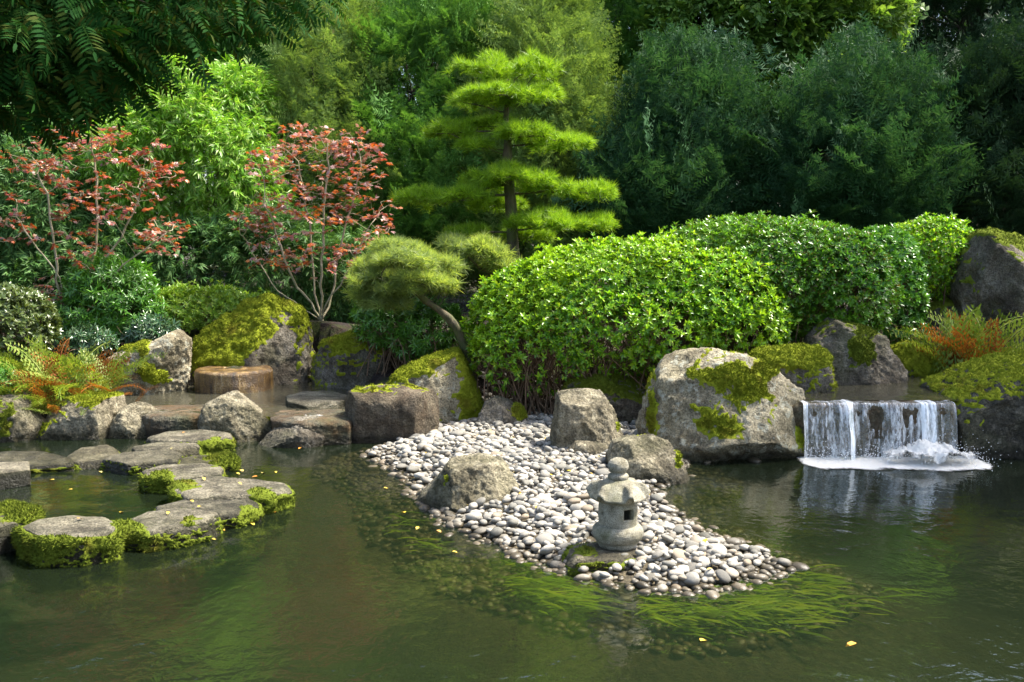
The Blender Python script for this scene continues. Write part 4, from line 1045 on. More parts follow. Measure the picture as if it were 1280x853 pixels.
tree('yew_tree', 'near black yew behind the tall shaded boulder', [(1225, 200, 85, 110, 14.6, .8), (1260, 260, 90, 80, 14.2, .8), (1310, 180, 80, 120, 14.6, .8), (1180, 260, 50, 60, 14.4, .6)], 'yew_dark', SPRAY, 0.36, 140, 59, cat='conifer', plume=0.1, lump=0.35)
tree('conifer_tree', 'tall dark spruce towering over the dark blue yew', [(1190, 40, 85, 100, 19.6, 1.0), (1185, -50, 60, 80, 19.6, .8), (1220, 120, 90, 90, 19.4, 1.0), (1280, 60, 70, 110, 19.6, 1.0)], 'yew_dark', SPRAY, 0.42, 100, 60, 0.14, 'conifer')
tree('broadleaf_tree', 'yellow green broadleaf tree glowing behind the dark yews', [(950, 10, 110, 80, 17.2, 1.3), (1040, 10, 80, 80, 17.3, 1.1), (870, 50, 70, 70, 17.2, 1.0), (980, 100, 110, 70, 17.2, 1.1), (930, -70, 120, 60, 17.4, 1.2)], 'broad_light', LTWIG, 0.27, 120, 61, 0.16, jit=0.6, upw=0.4)
tree('conifer_tree', 'grey green conifer between the olive yew and the yellow tree', [(780, 60, 70, 110, 17.8, 1.0), (770, 160, 80, 100, 17.6, 1.0), (790, -50, 60, 90, 18, .9), (750, 250, 80, 80, 17.2, .9)], 'yew_green', SPRAY_FINE, 0.40, 100, 62, 0.13, 'conifer')
tree('broadleaf_tree', 'leafy green broadleaf tree above the bright bamboo', [(300, 40, 100, 70, 17.5, 1.2), (220, 90, 90, 80, 17.5, 1.1), (330, 100, 70, 60, 17.2, 1.0), (300, -60, 140, 80, 17.8, 1.3), (400, -30, 90, 70, 17.8, 1.1), (140, 60, 90, 110, 17.3, 1.1)], 'broad_green', LTWIG, 0.26, 130, 63, 0.15, jit=0.6, upw=0.4)
tree('broadleaf_tree', 'light green broadleaf tree peeping over the mid green yew', [(480, -10, 90, 70, 18.5, 1.1), (590, 0, 100, 70, 18.6, 1.2), (680, -30, 80, 70, 18.8, 1.0), (540, -90, 130, 70, 18.8, 1.2)], 'broad_light', LTWIG, 0.26, 130, 64, 0.15, jit=0.6, upw=0.4)
tree('broadleaf_tree', 'deep green broadleaf tree at the dim end behind the grey bamboo', [(40, 120, 110, 120, 16.5, 1.1), (-60, 200, 120, 130, 16.5, 1.2), (110, 210, 90, 90, 16.2, 1.0), (-20, 10, 130, 100, 16.8, 1.2)], 'broad_green', LTWIG, 0.26, 130, 65, 0.15, jit=0.6, upw=0.4)
r_ = np.random.default_rng(77)
wt = []
P = np.stack((np.concatenate([r_.uniform(-19, 19, 5200)]), r_.uniform(23, 27, 5200), r_.uniform(0.5, 10.5, 5200)), 1)
d = unit(r_.normal(size=P.shape) + np.array((0, -.3, .5)))
V, F = scatter_mix(LTWIG, P, frames(d, 1.0, r=r_), r_.uniform(.5, .9, len(P)), r_)
tag(link('distant_woodland', mesh_np('distant_woodland', V, F, MAT['broad_green'])), kind='stuff')

# ------------------------------------------------------------------ overhanging walnut: trunk beside the photographer, boughs over the pond; then an added shade tree
def walnut(label, trunk, limbs, regions, seed, mat='walnut', L=0.19):
    r = np.random.default_rng(seed)
    root = empty('walnut_tree', (*trunk[0][:2], trunk[0][2]), label, 'tree')
    tp = smooth_path(trunk, 16); parts = [tube(tp, np.linspace(.2, .1, 16), 10)]
    P, D = [], []
    for (c, a, n) in regions:
        u = unit(r.normal(size=(n, 3))) * (r.random((n, 1)) ** 0.4)
        P.append(np.array(c) + u * np.array(a)); D.append(u)
    P = np.concatenate(P); D = np.concatenate(D)
    for lm in limbs:
        lp = smooth_path([tp[-1]] + lm, 18); parts.append(tube(lp, np.linspace(.08, .012, 18), 7))
    sub = P[r.choice(len(P), min(len(P), 260), replace=False)] + np.array((0, 0, .06))
    nodes, par = [tp[-1]], [-1]
    for lm in limbs:
        lp = smooth_path([tp[-1]] + lm, 18)[1:]
        for i, p in enumerate(lp): nodes.append(p); par.append(0 if i == 0 else len(nodes) - 2)
    N, pr = colonize(nodes, sub, 0.14, 0.16, 80, par0=par)
    V, F, tips, rd = limb_mesh(N, pr, 0.003, 2.3)
    parts.append((V, F))
    V, F = cat_meshes(parts); part('trunk', V, F, MAT['bark_dark'], root, True)
    d = unit(D * np.array((1, 1, .3)) + np.array((.35, .1, -.75)) + r.normal(size=D.shape) * .45)
    V, F = scatter_mix(PINN, P, frames(d, .8, r=r), L * r.uniform(.7, 1.2, len(P)), r)
    part('crown', V, F, MAT[mat], root)
    return root
A5 = lambda px, py, Y: tuple(at_y(px, py, Y))
walnut('walnut tree whose dark feathery leaves overhang the twin stemmed maple', [(-4.6, 2.2, 0.0), (-4.5, 2.3, 1.6), (-4.2, 2.6, 3.4)],
       [[(-3.2, 3.4, 3.7), (-2.2, 4.2, 3.45), A5(90, 20, 4.6)], [(-3.0, 3.8, 4.2), (-1.8, 4.8, 3.9), A5(240, -40, 5.2)], [(-3.4, 2.8, 4.6), (-2.4, 3.0, 4.8)], [(-3.6, 4.0, 3.4), A5(-40, 60, 4.6)]],
       [(A5(40, 15, 4.5), (.55, .45, .40), 330), (A5(130, 0, 4.7), (.45, .45, .40), 300), (A5(245, -25, 5.1), (.5, .5, .26), 170), (A5(-60, 60, 4.6), (.5, .5, .4), 240), (A5(330, -40, 5.4), (.45, .5, .2), 120),
        ((-1.9, 4.9, 4.0), (1.6, 1.2, .5), 420), ((-3.2, 4.2, 4.2), (1.3, 1.4, .8), 380), ((-1.0, 4.4, 4.9), (1.2, 1.2, .4), 220)], 71)  # these leaf clumps hang unseen above the view, added for their shade
walnut('unseen walnut tree added to shade the waterfall bank', [(8.2, 7.6, 0.3), (8.1, 7.8, 2.2), (7.7, 8.2, 4.4)],
       [[(6.8, 8.6, 5.2), (6.0, 8.9, 5.6)], [(7.2, 9.6, 5.0), (6.8, 10.4, 5.4)], [(7.4, 8.0, 5.8), (6.8, 7.4, 6.4)]],
       [((6.3, 8.6, 5.8), (1.4, 1.4, .9), 500), ((7.0, 10.0, 5.6), (1.4, 1.3, .9), 450), ((7.0, 7.6, 6.4), (1.4, 1.4, .9), 350)], 72, L=0.34)  # unseen tree, put in only for the shade it casts on this side
# ------------------------------------------------------------------ stone lantern
def lantern():
    c = at_z(772, 684, 0.075); c[2] = 0.078
    root = empty('stone_lantern', c, 'small weathered stone lantern standing near the tip of the pebble spit', 'lantern')
    m, nt, b, out = new_mat('lantern_stone'); B = NB(nt); v = B.objvec()
    n = B.noise(v, 14, 6, 0.65)
    col = B.ramp(n, [(0.34, (0.20, 0.18, 0.125)), (0.5, (0.34, 0.315, 0.24)), (0.66, (0.45, 0.42, 0.33))])
    col = B.mix(0.8, col, B.ramp(B.noise(v, 190, 2, 0.6), [(0.33, 0.35), (0.5, 1.0), (0.7, 1.4)]), 'MULTIPLY')
    col = B.mix(B.math('MULTIPLY', B.ramp(B.noise(v, 6, 5, 0.6), [(0.48, 0), (0.7, 1)]), 0.5), col, (0.12, 0.13, 0.04))
    nt.links.new(col, b.inputs['Base Color']); b.inputs['Roughness'].default_value = 0.9; b.inputs['Specular IOR Level'].default_value = 0.2
    nt.links.new(B.bump(B.math('ADD', B.noise(v, 130, 4, 0.75), n), 1.0, 0.016), b.inputs['Normal'])
    def put(name, V, F, amp=0.004):
        tri = np.concatenate([F[:, (0, 1, 2)], F[:, (0, 2, 3)]]) if F.shape[1] == 4 else F
        V = V + vnormals(V, tri) * (fbm(V, 18, 4, 5) * amp)[:, None]
        o = link(name, mesh_np(name, V, F, m, True), root)
        return o
    def rnd(prof, step=0.006):
        P = [np.array(prof[0], float)]
        for q in prof[1:]:
            q = np.array(q, float); k = max(1, int(np.linalg.norm(q - P[-1]) / step)); p0 = P[-1]
            for i in range(1, k + 1): P.append(p0 + (q - p0) * i / k)
        return P
    # base drum: squat barrel
    put('base', *lathe(rnd([(0.001, 0), (0.088, 0), (0.104, 0.006), (0.112, 0.02), (0.116, 0.034), (0.132, 0.050), (0.143, 0.072), (0.144, 0.094), (0.137, 0.112), (0.122, 0.124), (0.10, 0.129), (0.001, 0.130)]), 72))
    # fire box: thick wall with square windows and round holes
    n, r0, r1, z0, z1 = 96, 0.076, 0.106, 0.128, 0.266
    rows = np.linspace(z0, z1, 24); a = np.linspace(0, 2 * math.pi, n, endpoint=False)
    def hole(ai, zi):
        for ca, hw, za, zb, rd in ((R(-62), 0.30, 0.172, 0.232, 0), (R(118), 0.30, 0.172, 0.232, 0), (R(-146), 0.085, 0.192, 0.214, 1), (R(28), 0.085, 0.192, 0.214, 1)):
            d = (ai - ca + math.pi) % (2 * math.pi) - math.pi
            if abs(d) < hw and za < zi < zb: return True
        return False
    V, F = [], []
    prof = 0.004 * np.sin(np.linspace(0, math.pi, 24))
    for rr in (r1, r0):
        for k, z in enumerate(rows):
            for q in a: V.append(((rr + (prof[k] if rr == r1 else 0)) * math.cos(q), (rr + (prof[k] if rr == r1 else 0)) * math.sin(q), z))
    off = n * 24; cell = np.array([[hole(a[j] + math.pi / n, (rows[k] + rows[k + 1]) / 2) for j in range(n)] for k in range(23)])
    for k in range(23):
        for j in range(n):
            j2 = (j + 1) % n; A, Bq, C, D = k * n + j, k * n + j2, (k + 1) * n + j2, (k + 1) * n + j
            if not cell[k, j]:
                F.append((A, Bq, C, D)); F.append((off + D, off + C, off + Bq, off + A))
                for (jj, kk, e) in (((j - 1) % n, k, (D, A)), (j2, k, (Bq, C)), (j, k - 1, (A, Bq)), (j, k + 1, (C, D))):
                    if 0 <= kk < 23 and cell[kk, jj]: F.append((e[1], e[0], e[0] + off, e[1] + off))
    fb = link('fire_box', mesh_np('fire_box', np.array(V), np.array(F), m, True), root)
    # roof: hexagonal dome with turned-up corner knobs
    nn, kk = 120, 30; V = []
    prof = rnd([(0.001, 0.262), (0.10, 0.262), (0.150, 0.270), (0.163, 0.276), (0.166, 0.286), (0.156, 0.300), (0.138, 0.322), (0.114, 0.347), (0.086, 0.368), (0.060, 0.380), (0.001, 0.384)], 0.005)
    V, F = lathe(prof, nn)
    ang = np.arctan2(V[:, 1], V[:, 0]) + R(12); rad = np.hypot(V[:, 0], V[:, 1])
    per = math.pi / 3; q = (ang + per / 2) % per - per / 2
    hexr = math.cos(math.pi / 6) / np.cos((ang % per) - per / 2)
    w = np.clip((rad - 0.05) / 0.1, 0, 1)
    knob = np.exp(-(q / 0.135) ** 4) * np.clip((rad - 0.085) / 0.05, 0, 1) * (V[:, 2] > 0.268)
    sc_ = (1 - w * 0.45 * (1 - hexr)) * (1 + 0.10 * knob)
    V[:, 0] *= sc_; V[:, 1] *= sc_; V[:, 2] += 0.034 * knob
    put('roof', V, F, 0.003)
    put('finial', *lathe(rnd([(0.001, 0.378), (0.052, 0.378), (0.058, 0.386), (0.059, 0.398), (0.053, 0.407), (0.040, 0.412), (0.037, 0.417), (0.046, 0.424), (0.055, 0.437), (0.058, 0.452), (0.054, 0.470), (0.044, 0.484), (0.027, 0.494), (0.001, 0.498)], 0.004), 56), 0.003)
    root.scale = (1.03, 1.03, 1.05)
lantern()

# ------------------------------------------------------------------ millstone fountain
def millstone():
    c = at_z(293, 486, 0.22); c[2] = 0.05
    root = empty('millstone_fountain', c, 'round rusty brown millstone fountain with water welling from its hole', 'fountain')
    m, nt, b, out = new_mat('rusty_stone'); B = NB(nt); v = B.objvec()
    n = B.noise(B.mapping(v, (1, 1, 0.25)), 12, 7, 0.7)
    col = B.ramp(n, [(0.36, (0.03, 0.018, 0.010)), (0.48, (0.10, 0.055, 0.018)), (0.58, (0.22, 0.13, 0.035)), (0.68, (0.36, 0.29, 0.18))])
    col = B.mix(0.6, col, B.ramp(B.noise(v, 90, 2, 0.6), [(0.35, 0.3), (0.55, 1.0), (0.72, 1.7)]), 'MULTIPLY')
    nt.links.new(col, b.inputs['Base Color']); b.inputs['Roughness'].default_value = 0.28; b.inputs['Specular IOR Level'].default_value = 0.55
    nt.links.new(B.bump(B.noise(v, 60, 5, 0.7), 0.9, 0.02), b.inputs['Normal'])
    rr, h = 0.43, 0.40
    prof = [(0.001, 0), (rr, 0)] + [(rr, z) for z in np.linspace(.02, h - .03, 16)] + [(rr - .008, h - .012), (rr - .025, h - .001)] + [(q, h + .004) for q in np.linspace(rr - .04, .15, 12)] + [(.125, h + .012), (.112, h + .010), (.10, h - .01), (.095, h - .08), (0.001, h - .08)]
    V, F = lathe(prof, 96)
    tri = np.concatenate([F[:, (0, 1, 2)], F[:, (0, 2, 3)]]); V = V + vnormals(V, tri) * (fbm(V, 9, 4, 2) * .012)[:, None]
    link('drum', mesh_np('drum', V, F, m, True), root)
    u = np.linspace(0, 1, 7)
    V, F = lathe([(0.001, h + .022)] + [(.105 * q, h + .022 - .03 * q ** 3 + .006 * math.sin(9 * q)) for q in u[1:]], 40)
    V[:, 2] += .008 * fbm(V, 25, 2, 4)
    link('welling_water', mesh_np('welling_water', V, F[:, ::-1], MAT['pool'], True), root)
millstone()

# ------------------------------------------------------------------ waterfall and trickle
def fall_mat(name, white, sx, thr, dens=1.0, sz=2.0):
    m, nt, b, out = new_mat(name); B = NB(nt)
    tc = B.n('ShaderNodeTexCoord'); v = tc.outputs['Object']
    n = B.noise(B.mapping(v, (sx, 4, sz)), 1.0, 5, 0.62, 0.3)
    n2 = B.noise(B.mapping(v, (55, 30, 22)), 1.0, 3, 0.6)
    n3 = B.noise(B.mapping(v, (9, 3, 1.5)), 1.0, 3, 0.6)
    f = B.math('MULTIPLY', B.ramp(B.math('ADD', B.math('MULTIPLY', n, .45), B.math('ADD', B.math('MULTIPLY', n2, .25), B.math('MULTIPLY', n3, .32))), [(thr - .07, 0.0), (thr + .08, 1.0)]), dens)
    b.inputs['Base Color'].default_value = (*white, 1); b.inputs['Roughness'].default_value = 0.25
    b.inputs['Specular IOR Level'].default_value = 0.6
    nt.links.new(B.bump(n, 0.7, 0.02), b.inputs['Normal'])
    t = B.n('ShaderNodeBsdfTransparent'); t.inputs[0].default_value = (0.9, 0.92, 0.9, 1)
    g = B.n('ShaderNodeBsdfGlossy'); g.inputs['Roughness'].default_value = 0.12; B.put(g.inputs['Normal'], B.bump(n2, 0.8, 0.02))
    mg = B.n('ShaderNodeMixShader'); mg.inputs[0].default_value = 0.10
    nt.links.new(t.outputs[0], mg.inputs[1]); nt.links.new(g.outputs[0], mg.inputs[2])
    ms = B.n('ShaderNodeMixShader'); nt.links.new(f, ms.inputs[0])
    nt.links.new(mg.outputs[0], ms.inputs[1]); nt.links.new(b.outputs[0], ms.inputs[2])
    nt.links.new(ms.outputs[0], out.inputs['Surface'])
    return m
def curtain(x0, x1, ylip, ztop, zbot, out_, nxs, seed, back=0.12, lift=0.0, amp=0.012):
    U = np.linspace(0, 1, nxs); T = np.linspace(0, 1, 44)
    uu, tt = np.meshgrid(U, T)
    s = np.clip((tt - 0.18) / 0.82, 0, 1)
    lipn = fbm(np.stack((x0 + (x1 - x0) * uu.ravel(), 0 * uu.ravel(), 0 * uu.ravel()), 1), 7.0, 4, seed + 11).reshape(uu.shape)
    out_ = out_ * (1 + 0.7 * lipn); ztop = ztop + 0.016 * np.minimum(lipn, 0.2)
    x = x0 + (x1 - x0) * uu
    y = np.where(tt < 0.18, ylip + back * (1 - tt / 0.18), ylip - out_ * np.sqrt(s))
    z = np.where(tt < 0.18, ztop + 0.004, ztop + 0.004 - (ztop - zbot) * s ** 1.3)
    P = np.stack((x, y, z), 2).reshape(-1, 3)
    n = fbm(P * np.array((1, .3, .22)), 26, 3, seed)
    P[:, 1] -= n * amp * np.clip(s.ravel() * 3, 0, 1); P[:, 1] += lift; P[:, 1] += (-.035 * lipn * np.clip(s * 4, 0, 1)).ravel()
    P[:, 0] += 0.3 * amp * fbm(P * np.array((1, .3, .4)), 14, 2, seed + 3)
    I = (np.arange(43)[:, None] * nxs + np.arange(nxs - 1)[None]).ravel()
    return P, np.stack((I, I + nxs, I + nxs + 1, I + 1), 1)
def waterfall():
    ylip = at_z(1085, 504, 0.468)[1] - 0.02
    xa, xb = at_y(1003, 503, ylip)[0], at_y(1192, 503, ylip)[0]
    root = empty('waterfall', ((xa + xb) / 2, ylip, 0.0), 'low wide waterfall dropping over the dark ledge into white foam', 'waterfall')
    thin, thick = fall_mat('falling_water', (0.86, 0.88, 0.88), 30, 0.54, 0.75, 5.0), fall_mat('white_water', (0.9, 0.92, 0.92), 40, 0.47, 1.0, 3.5)
    V, F = curtain(xa, xb, ylip, 0.472, -0.02, 0.10, 160, 1); part('water_curtain', V, F, thin, root, True)
    X = lambda px: at_y(px, 503, ylip)[0]
    for a, b_ in ((1003, 1009), (1057, 1064), (1150, 1168)):
        V, F = curtain(X(a), X(b_), ylip, 0.476, -0.02, 0.125, max(10, int((b_ - a) * 1.5)), a, amp=0.02)
        part('white_strand', V, F, thick, root, True)
    # foam: churning mound over the splash rock and a flat apron
    m, nt, b, out = new_mat('foam'); B = NB(nt); tc = B.n('ShaderNodeTexCoord'); v = tc.outputs['Object']
    n = B.math('ADD', B.math('MULTIPLY', B.noise(v, 9, 6, 0.7), .6), B.math('MULTIPLY', B.noise(v, 45, 4, 0.7), .4))
    b.inputs['Base Color'].default_value = (0.72, 0.71, 0.66, 1); b.inputs['Roughness'].default_value = 0.5
    nt.links.new(B.bump(B.noise(v, 60, 5, .7), 0.9, 0.02), b.inputs['Normal'])
    t = B.n('ShaderNodeBsdfTransparent'); ms = B.n('ShaderNodeMixShader')
    b.inputs['Subsurface Weight'].default_value = 0.0
    at = B.n('ShaderNodeAttribute'); at.attribute_name = 'cover'
    B.put(ms.inputs[0], B.ramp(B.math('ADD', B.math('MULTIPLY_ADD', at.outputs['Fac'], 0.75), n), [(0.62, 0), (0.80, 1)]))
    for nd in nt.nodes:
        if nd.type == 'MATH' and nd.operation == 'MULTIPLY_ADD': nd.inputs[2].default_value = -0.2
    nt.links.new(t.outputs[0], ms.inputs[1]); nt.links.new(b.outputs[0], ms.inputs[2]); nt.links.new(ms.outputs[0], out.inputs['Surface'])
    def field(name, x0, x1, y0, y1, hf, cf):
        xs, ys = np.arange(x0, x1, .012), np.arange(y0, y1, .012); XX, YY = np.meshgrid(xs, ys)
        P = np.stack((XX.ravel(), YY.ravel(), 0 * XX.ravel()), 1); P[:, 2] = hf(P)
        cv = np.clip(cf(P), 0, 1)
        n_ = len(xs); I = (np.arange(len(ys) - 1)[:, None] * n_ + np.arange(n_ - 1)[None]).ravel()
        F = np.stack((I, I + 1, I + n_ + 1, I + n_), 1)
        o = part(name, P, F, m, root, True)
        at_ = o.data.attributes.new('cover', 'FLOAT', 'POINT'); at_.data.foreach_set('value', cv.astype(np.float32))
    yb = ylip - 0.10
    mx, my = X(1150), yb - 0.16
    field('foam_apron', xa - .15, xb + .35, yb - .75, yb + .12,
          lambda P: 0.008 + 0.012 * np.clip(fbm(P, 12, 3, 4), -.3, 1),
          lambda P: 1.15 - 2.3 * np.clip((yb - .28 - P[:, 1]) / .5, 0, 1) - 1.6 * np.clip((xa + .05 - P[:, 0]) / .25, 0, 1) - 2.0 * np.clip((P[:, 0] - xb - .1) / .3, 0, 1) + .35 * fbm(P, 4, 3, 9))
    hump = lambda P: np.clip(1 - ((P[:, 0] - mx) / .52) ** 2 - ((P[:, 1] - my) / .32) ** 2, 0, 1)
    field('foam_mound', mx - .54, mx + .54, my - .34, my + .34, lambda P: -.03 + .18 * hump(P) ** .75 * (1 + .5 * fbm(P, 9, 4, 5)) + .03 * np.abs(fbm(P, 30, 3, 6)), lambda P: -.12 + 1.0 * hump(P) + .55 * fbm(P, 10, 4, 2))
    r = np.random.default_rng(5); V0, F0 = ico(1); V0 = np.array(V0)
    k = 1500; P = np.stack((np.concatenate([r.uniform(xa, xb + .15, k // 2), mx + r.normal(size=k - k // 2) * .26]), yb - np.abs(r.normal(size=k)) * .2, np.abs(r.normal(size=k)) * .075 + .01), 1)
    V, F = scatter((V0, F0), P, np.tile(np.eye(3), (k, 1, 1)), r.uniform(.0015, .004, k))
    dm, nt2, b2, _ = new_mat('droplets'); b2.inputs['Base Color'].default_value = (.92, .93, .93, 1); b2.inputs['Roughness'].default_value = .1
    tag(part('spray_drops', V, F, dm, root, True), kind='stuff')
    # trickle over the wedge stone
    p0 = at_z(400, 517, 0.23); root2 = empty('water_trickle', p0, 'thin white trickle spilling from the rusty ledge onto the wedge stone', 'trickle')
    V, F = curtain(at_y(383, 520, p0[1])[0], at_y(408, 520, p0[1])[0], p0[1] - .05, .222, .12, .05, 24, 3, back=.004); part('water_curtain', V, F, thin, root2, True)
waterfall()

# ------------------------------------------------------------------ pebbles
m, nt, b, out = new_mat('pebble'); B = NB(nt); v = B.objvec()
g = B.n('ShaderNodeNewGeometry'); oi = B.n('ShaderNodeObjectInfo')
rr_ = B.math('FRACT', B.math('ADD', g.outputs['Random Per Island'], B.math('MULTIPLY', oi.outputs['Random'], 7.31)))
col = B.ramp(rr_, [(0.0, (0.13, 0.125, 0.105)), (0.3, (0.22, 0.205, 0.175)), (0.6, (0.29, 0.27, 0.23)), (0.85, (0.37, 0.345, 0.295)), (0.93, (0.25, 0.20, 0.14)), (1.0, (0.12, 0.115, 0.10))])
col = B.mix(0.6, col, B.ramp(B.noise(v, 45, 4, 0.65), [(0.3, 0.55), (0.55, 1.0), (0.75, 1.25)]), 'MULTIPLY')
zz = B.math('ADD', B.zpos(), B.math('MULTIPLY', B.math('SUBTRACT', rr_, 0.5), 0.03))
wm = B.ramp(zz, [(0.018, 1.0), (0.05, 0.0)])
col = B.mix(wm, col, B.mix(1.0, col, (0.30, 0.26, 0.19), 'MULTIPLY'))
nt.links.new(col, b.inputs['Base Color']); b.inputs['Specular IOR Level'].default_value = 0.3
B.put(b.inputs['Roughness'], B.math('MULTIPLY_ADD', wm, -0.5)); nt.nodes[-1].inputs[2].default_value = 0.8
nt.links.new(B.bump(B.noise(v, 120, 4, 0.7), 0.4, 0.006), b.inputs['Normal'])
MAT['pebble'] = m
PEB = []
for k in range(10):
    r = np.random.default_rng(300 + k); V, F = ico(3)
    V = V * np.array((1, r.uniform(.62, .9), r.uniform(.36, .54)))
    V = V * (1 + .13 * fbm(V + k * 5, 1.3, 2, k))[:, None]
    for _ in range(4):
        n_ = unit(r.normal(size=3)); dd = V @ n_; V = V - n_ * (np.maximum(dd - .82 * dd.max(), 0) * .7)[:, None]
    PEB.append((V, F))
PEBL = []
for k, (V, F) in enumerate(PEB):
    V2, F2 = ico(2); PEBL.append((V2 * np.array((1, .75, .52)) * (1 + .12 * fbm(V2 + k * 5, 1.3, 2, k))[:, None], F2))
r = np.random.default_rng(91)
sp = 0.052
xs = np.arange(SPIT[:, 0].min() - .6, SPIT[:, 0].max() + .6, sp); ys = np.arange(SPIT[:, 1].min() - .6, SPIT[:, 1].max() + .3, sp * .87)
XX, YY = np.meshgrid(xs, ys); XX = XX + (np.arange(len(ys)) % 2)[:, None] * sp / 2
P = np.stack((XX.ravel(), YY.ravel()), 1) + r.normal(size=(XX.size, 2)) * sp * .24
top = P[r.random(len(P)) < .30] + r.normal(size=2) * .02
lay = np.concatenate([np.zeros(len(P)), np.ones(len(top))]); P = np.concatenate([P, top])
ds = sdist(P, SPIT) + .05 * fbm(np.stack((P[:, 0], P[:, 1], 0 * P[:, 0]), 1), 3.0, 2, 6)
keep = (ds > -.42) & ~((lay > 0) & (ds < .05)) & (r.random(len(P)) < np.clip(1.1 + ds * .5, .3, 1)); P, ds, lay = P[keep], ds[keep], lay[keep]
z = ground_h(P[:, 0], P[:, 1])
keep = z < .35; P, ds, lay, z = P[keep], ds[keep], lay[keep], z[keep]
size = np.clip(r.lognormal(math.log(.030), .34, len(P)), .015, .066)
PZ = np.stack((P[:, 0], P[:, 1], z + size * .22 + lay * .028), 1)
ang = r.uniform(0, 2 * math.pi, len(P)); tilt = r.normal(size=(len(P), 2)) * np.where(lay > 0, .35, .22)[:, None]
def rotm(a, t):
    d = np.stack((-np.sin(a), np.cos(a), t[:, 0]), 1); u = np.stack((t[:, 1], 0 * a, np.ones_like(a)), 1)
    d = unit(d); x = unit(np.cross(d, u)); return np.stack((x, d, np.cross(x, d)), 2)
Fr = rotm(ang, tilt)
vis = np.where(PZ[:, 2] > .012)[0]
app = size[vis] / P[vis, 1]
px = to_px(PZ[vis]); app = app * (px[:, 0] > 440) * (px[:, 0] < 1010)
big = vis[np.argsort(-app)[:300]]
isbig = np.zeros(len(P), bool); isbig[big] = True
pm = [mesh_np('pebble', V, F, m, True) for V, F in PEB]
from mathutils import Matrix
for i in big:
    o = bpy.data.objects.new('pebble', pm[int(r.integers(0, 10))]); COL.objects.link(o)
    mt = Matrix([list(row) for row in Fr[i]]); o.rotation_euler = mt.to_euler(); o.location = [float(q) for q in PZ[i]]
    s_ = float(size[i]); o.scale = (s_, s_ * float(r.uniform(.9, 1.15)), s_)
    wet = PZ[i, 2] < .035
    tag(o, 'smooth dark wet pebble at the waterline of the spit' if wet else 'smooth pale grey pebble lying on the dry spit', 'pebble', 'wet pebbles along the waterline' if wet else 'dry pebbles of the spit')
rest = ~isbig
V, F = scatter_mix(PEBL, PZ[rest], Fr[rest], size[rest], r)
tag(link('pebbles', mesh_np('pebbles', V, F, m, True)), kind='stuff')
# a few bare stones at the waterline below the largest boulder
for k, (a, q, s_) in enumerate(((838, 577, .05), (848, 574, .035), (866, 576, .04), (884, 579, .035), (943, 577, .06), (828, 575, .03))):
    o = bpy.data.objects.new('small_stone', pm[k]); COL.objects.link(o); c = at_z(a, q, 0.0); o.location = (c[0], c[1], .004); o.scale = (s_ * 1.2, s_, s_); o.rotation_euler = (0, 0, k * 1.3)
    tag(o, 'small olive stone half sunk at the foot of the largest boulder', 'stone', 'half sunk stones by the largest boulder')

# ------------------------------------------------------------------ waterweed under the surface
r = np.random.default_rng(17)
def weed(poly, n):
    W = wpoly(poly, -0.05); lo, hi = W.min(0), W.max(0); out_ = []
    while len(out_) < n:
        q = lo + (hi - lo) * r.random((n, 2)); q = q[sdist(q, W) > 0]; out_ += list(q)
    return np.array(out_[:n])
S_ = np.concatenate([weed([(610, 702), (660, 712), (700, 722), (752, 744), (742, 768), (680, 760), (630, 740)], 420), weed([(790, 745), (880, 747), (940, 738), (990, 722), (1030, 735), (960, 770), (860, 785), (790, 778)], 480), weed([(930, 740), (1010, 715), (1120, 735), (1060, 770), (960, 790)], 130), weed([(470, 640), (530, 655), (545, 690), (500, 690), (480, 665)], 60)])
S_ = S_[fbm(np.stack((S_[:, 0], S_[:, 1], 0 * S_[:, 0]), 1), 5.0, 2, 12) > -.2]
parts = []
for q in S_:
    L = r.uniform(.07, .26); a = R(-16) + r.normal() * .3; w = r.uniform(.003, .012); n_ = 6
    t = np.linspace(0, 1, n_); ph = r.uniform(0, 6)
    base_z = float(-.012 - .09 * r.random() ** 1.3)
    x = q[0] + np.cos(a) * L * t; y = q[1] + np.sin(a) * L * t + .012 * np.sin(t * 5 + ph); z = base_z + .03 * np.sin(t * 2.6) * r.uniform(.2, 1)
    z = np.minimum(z, -.004)
    sx, sy = -np.sin(a) * w, np.cos(a) * w; ww = np.sin(np.pi * np.clip(.08 + t * .92, 0, 1)) ** .5
    A = np.stack((x - sx * ww, y - sy * ww, z), 1); Bq = np.stack((x + sx * ww, y + sy * ww, z + .003), 1)
    Vv = np.stack((A, Bq), 1).reshape(-1, 3); i = np.arange(n_ - 1) * 2
    parts.append((Vv, np.stack((i, i + 1, i + 3, i + 2), 1)))
V, F = cat_meshes(parts)
MAT['weed'] = leaf_mat('waterweed', [(0.07, 0.10, 0.01), (0.16, 0.27, 0.012), (0.26, 0.40, 0.018), (0.38, 0.46, 0.03)], 0.6, 0.3, 0.2)
tag(link('waterweed', mesh_np('waterweed', V, F, MAT['weed'])), kind='stuff')

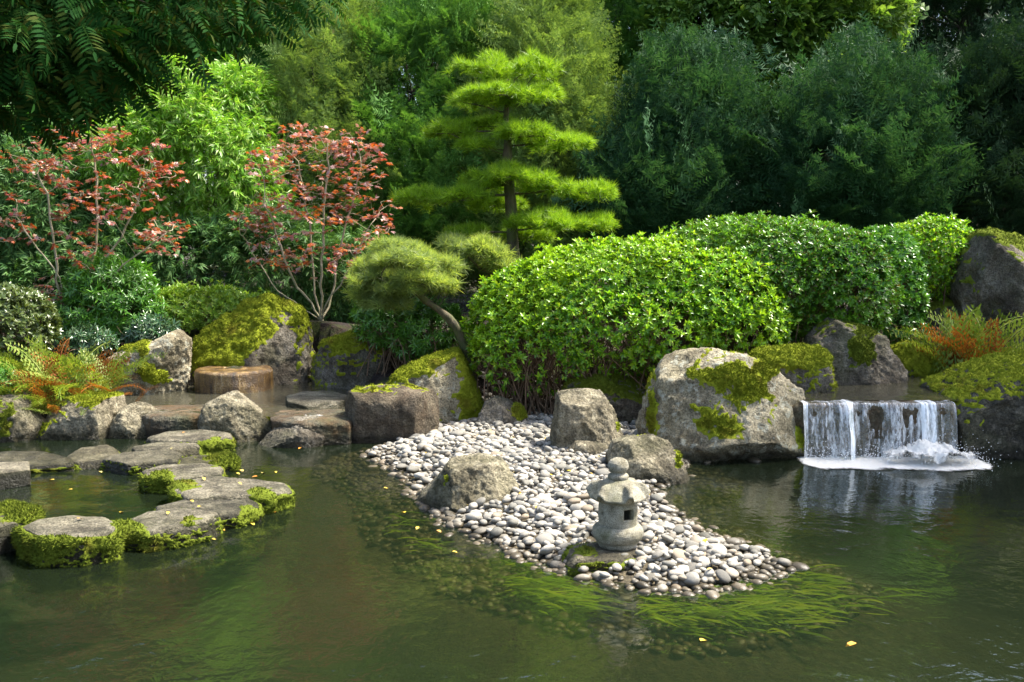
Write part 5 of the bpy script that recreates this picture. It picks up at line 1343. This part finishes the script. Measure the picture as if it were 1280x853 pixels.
# ------------------------------------------------------------------ fallen leaves
m, nt, b, out = new_mat('fallen_leaf'); B = NB(nt); oi = B.n('ShaderNodeObjectInfo')
nt.links.new(B.ramp(oi.outputs['Random'], [(0, (0.55, 0.36, 0.03)), (.4, (0.62, 0.45, 0.06)), (.7, (0.5, 0.2, 0.03)), (1, (0.40, 0.36, 0.10))]), b.inputs['Base Color']); b.inputs['Roughness'].default_value = .5
lm = []
for k in range(4):
    V, F = blade(1, .5 + .08 * k, .06, .12 + .05 * k); lm.append(mesh_np('fallen_leaf', V - np.array((0, .5, 0)), F, m, True))
r = np.random.default_rng(23)
def leaf_at(x, y, z, s_, lab, grp, flat=.3):
    o = bpy.data.objects.new('fallen_leaf', lm[int(r.integers(0, 4))]); COL.objects.link(o)
    o.location = (x, y, z); o.rotation_euler = (r.normal() * flat, r.normal() * flat, r.uniform(0, 6.28)); o.scale = (s_,) * 3
    tag(o, lab, 'leaf', grp)
ins = np.where((PZ[:, 2] > .03) & (ds > .03))[0]
pxs = to_px(PZ[ins]); ins = ins[(pxs[:, 0] > 440) & (pxs[:, 0] < 1000) & (pxs[:, 1] > 540)]
for i in r.choice(ins, 55, replace=False):
    leaf_at(PZ[i, 0], PZ[i, 1], PZ[i, 2] + size[i] * .62, float(r.uniform(.026, .05)), 'tiny fallen leaf lying on the pebble spit', 'fallen leaves on the pebbles')
for a, q in ((305, 588), (330, 591), (345, 590), (318, 596), (300, 592), (340, 622), (342, 640), (318, 655), (285, 662), (230, 680), (270, 674), (208, 600), (150, 640), (355, 625), (362, 610), (120, 590), (60, 600), (90, 612), (380, 552), (390, 556), (375, 560), (372, 555), (398, 553), (520, 660), (548, 664), (480, 610), (505, 640), (575, 690), (880, 800), (1062, 805)):
    c = at_z(a + r.normal() * 3, q, 0.004); leaf_at(c[0], c[1], .006, float(r.uniform(.03, .055)), 'tiny fallen leaf floating on the dark pond', 'fallen leaves floating on the pond', .04)
for k, (a, q, zt) in enumerate(((60, 545, .0), (110, 543, 0), (230, 542, .13), (215, 562, .1), (255, 600, .13), (300, 606, .13), (100, 650, .17), (210, 643, .13), (240, 628, .105), (250, 635, .105))):
    c = at_z(a, q, zt); leaf_at(c[0], c[1], zt + .012, .04, 'tiny fallen leaf stuck on a stepping stone' if zt > 0 else 'tiny fallen leaf floating on the dark pond', 'fallen leaves on the stepping stones' if zt > 0 else 'fallen leaves floating on the pond', .1)
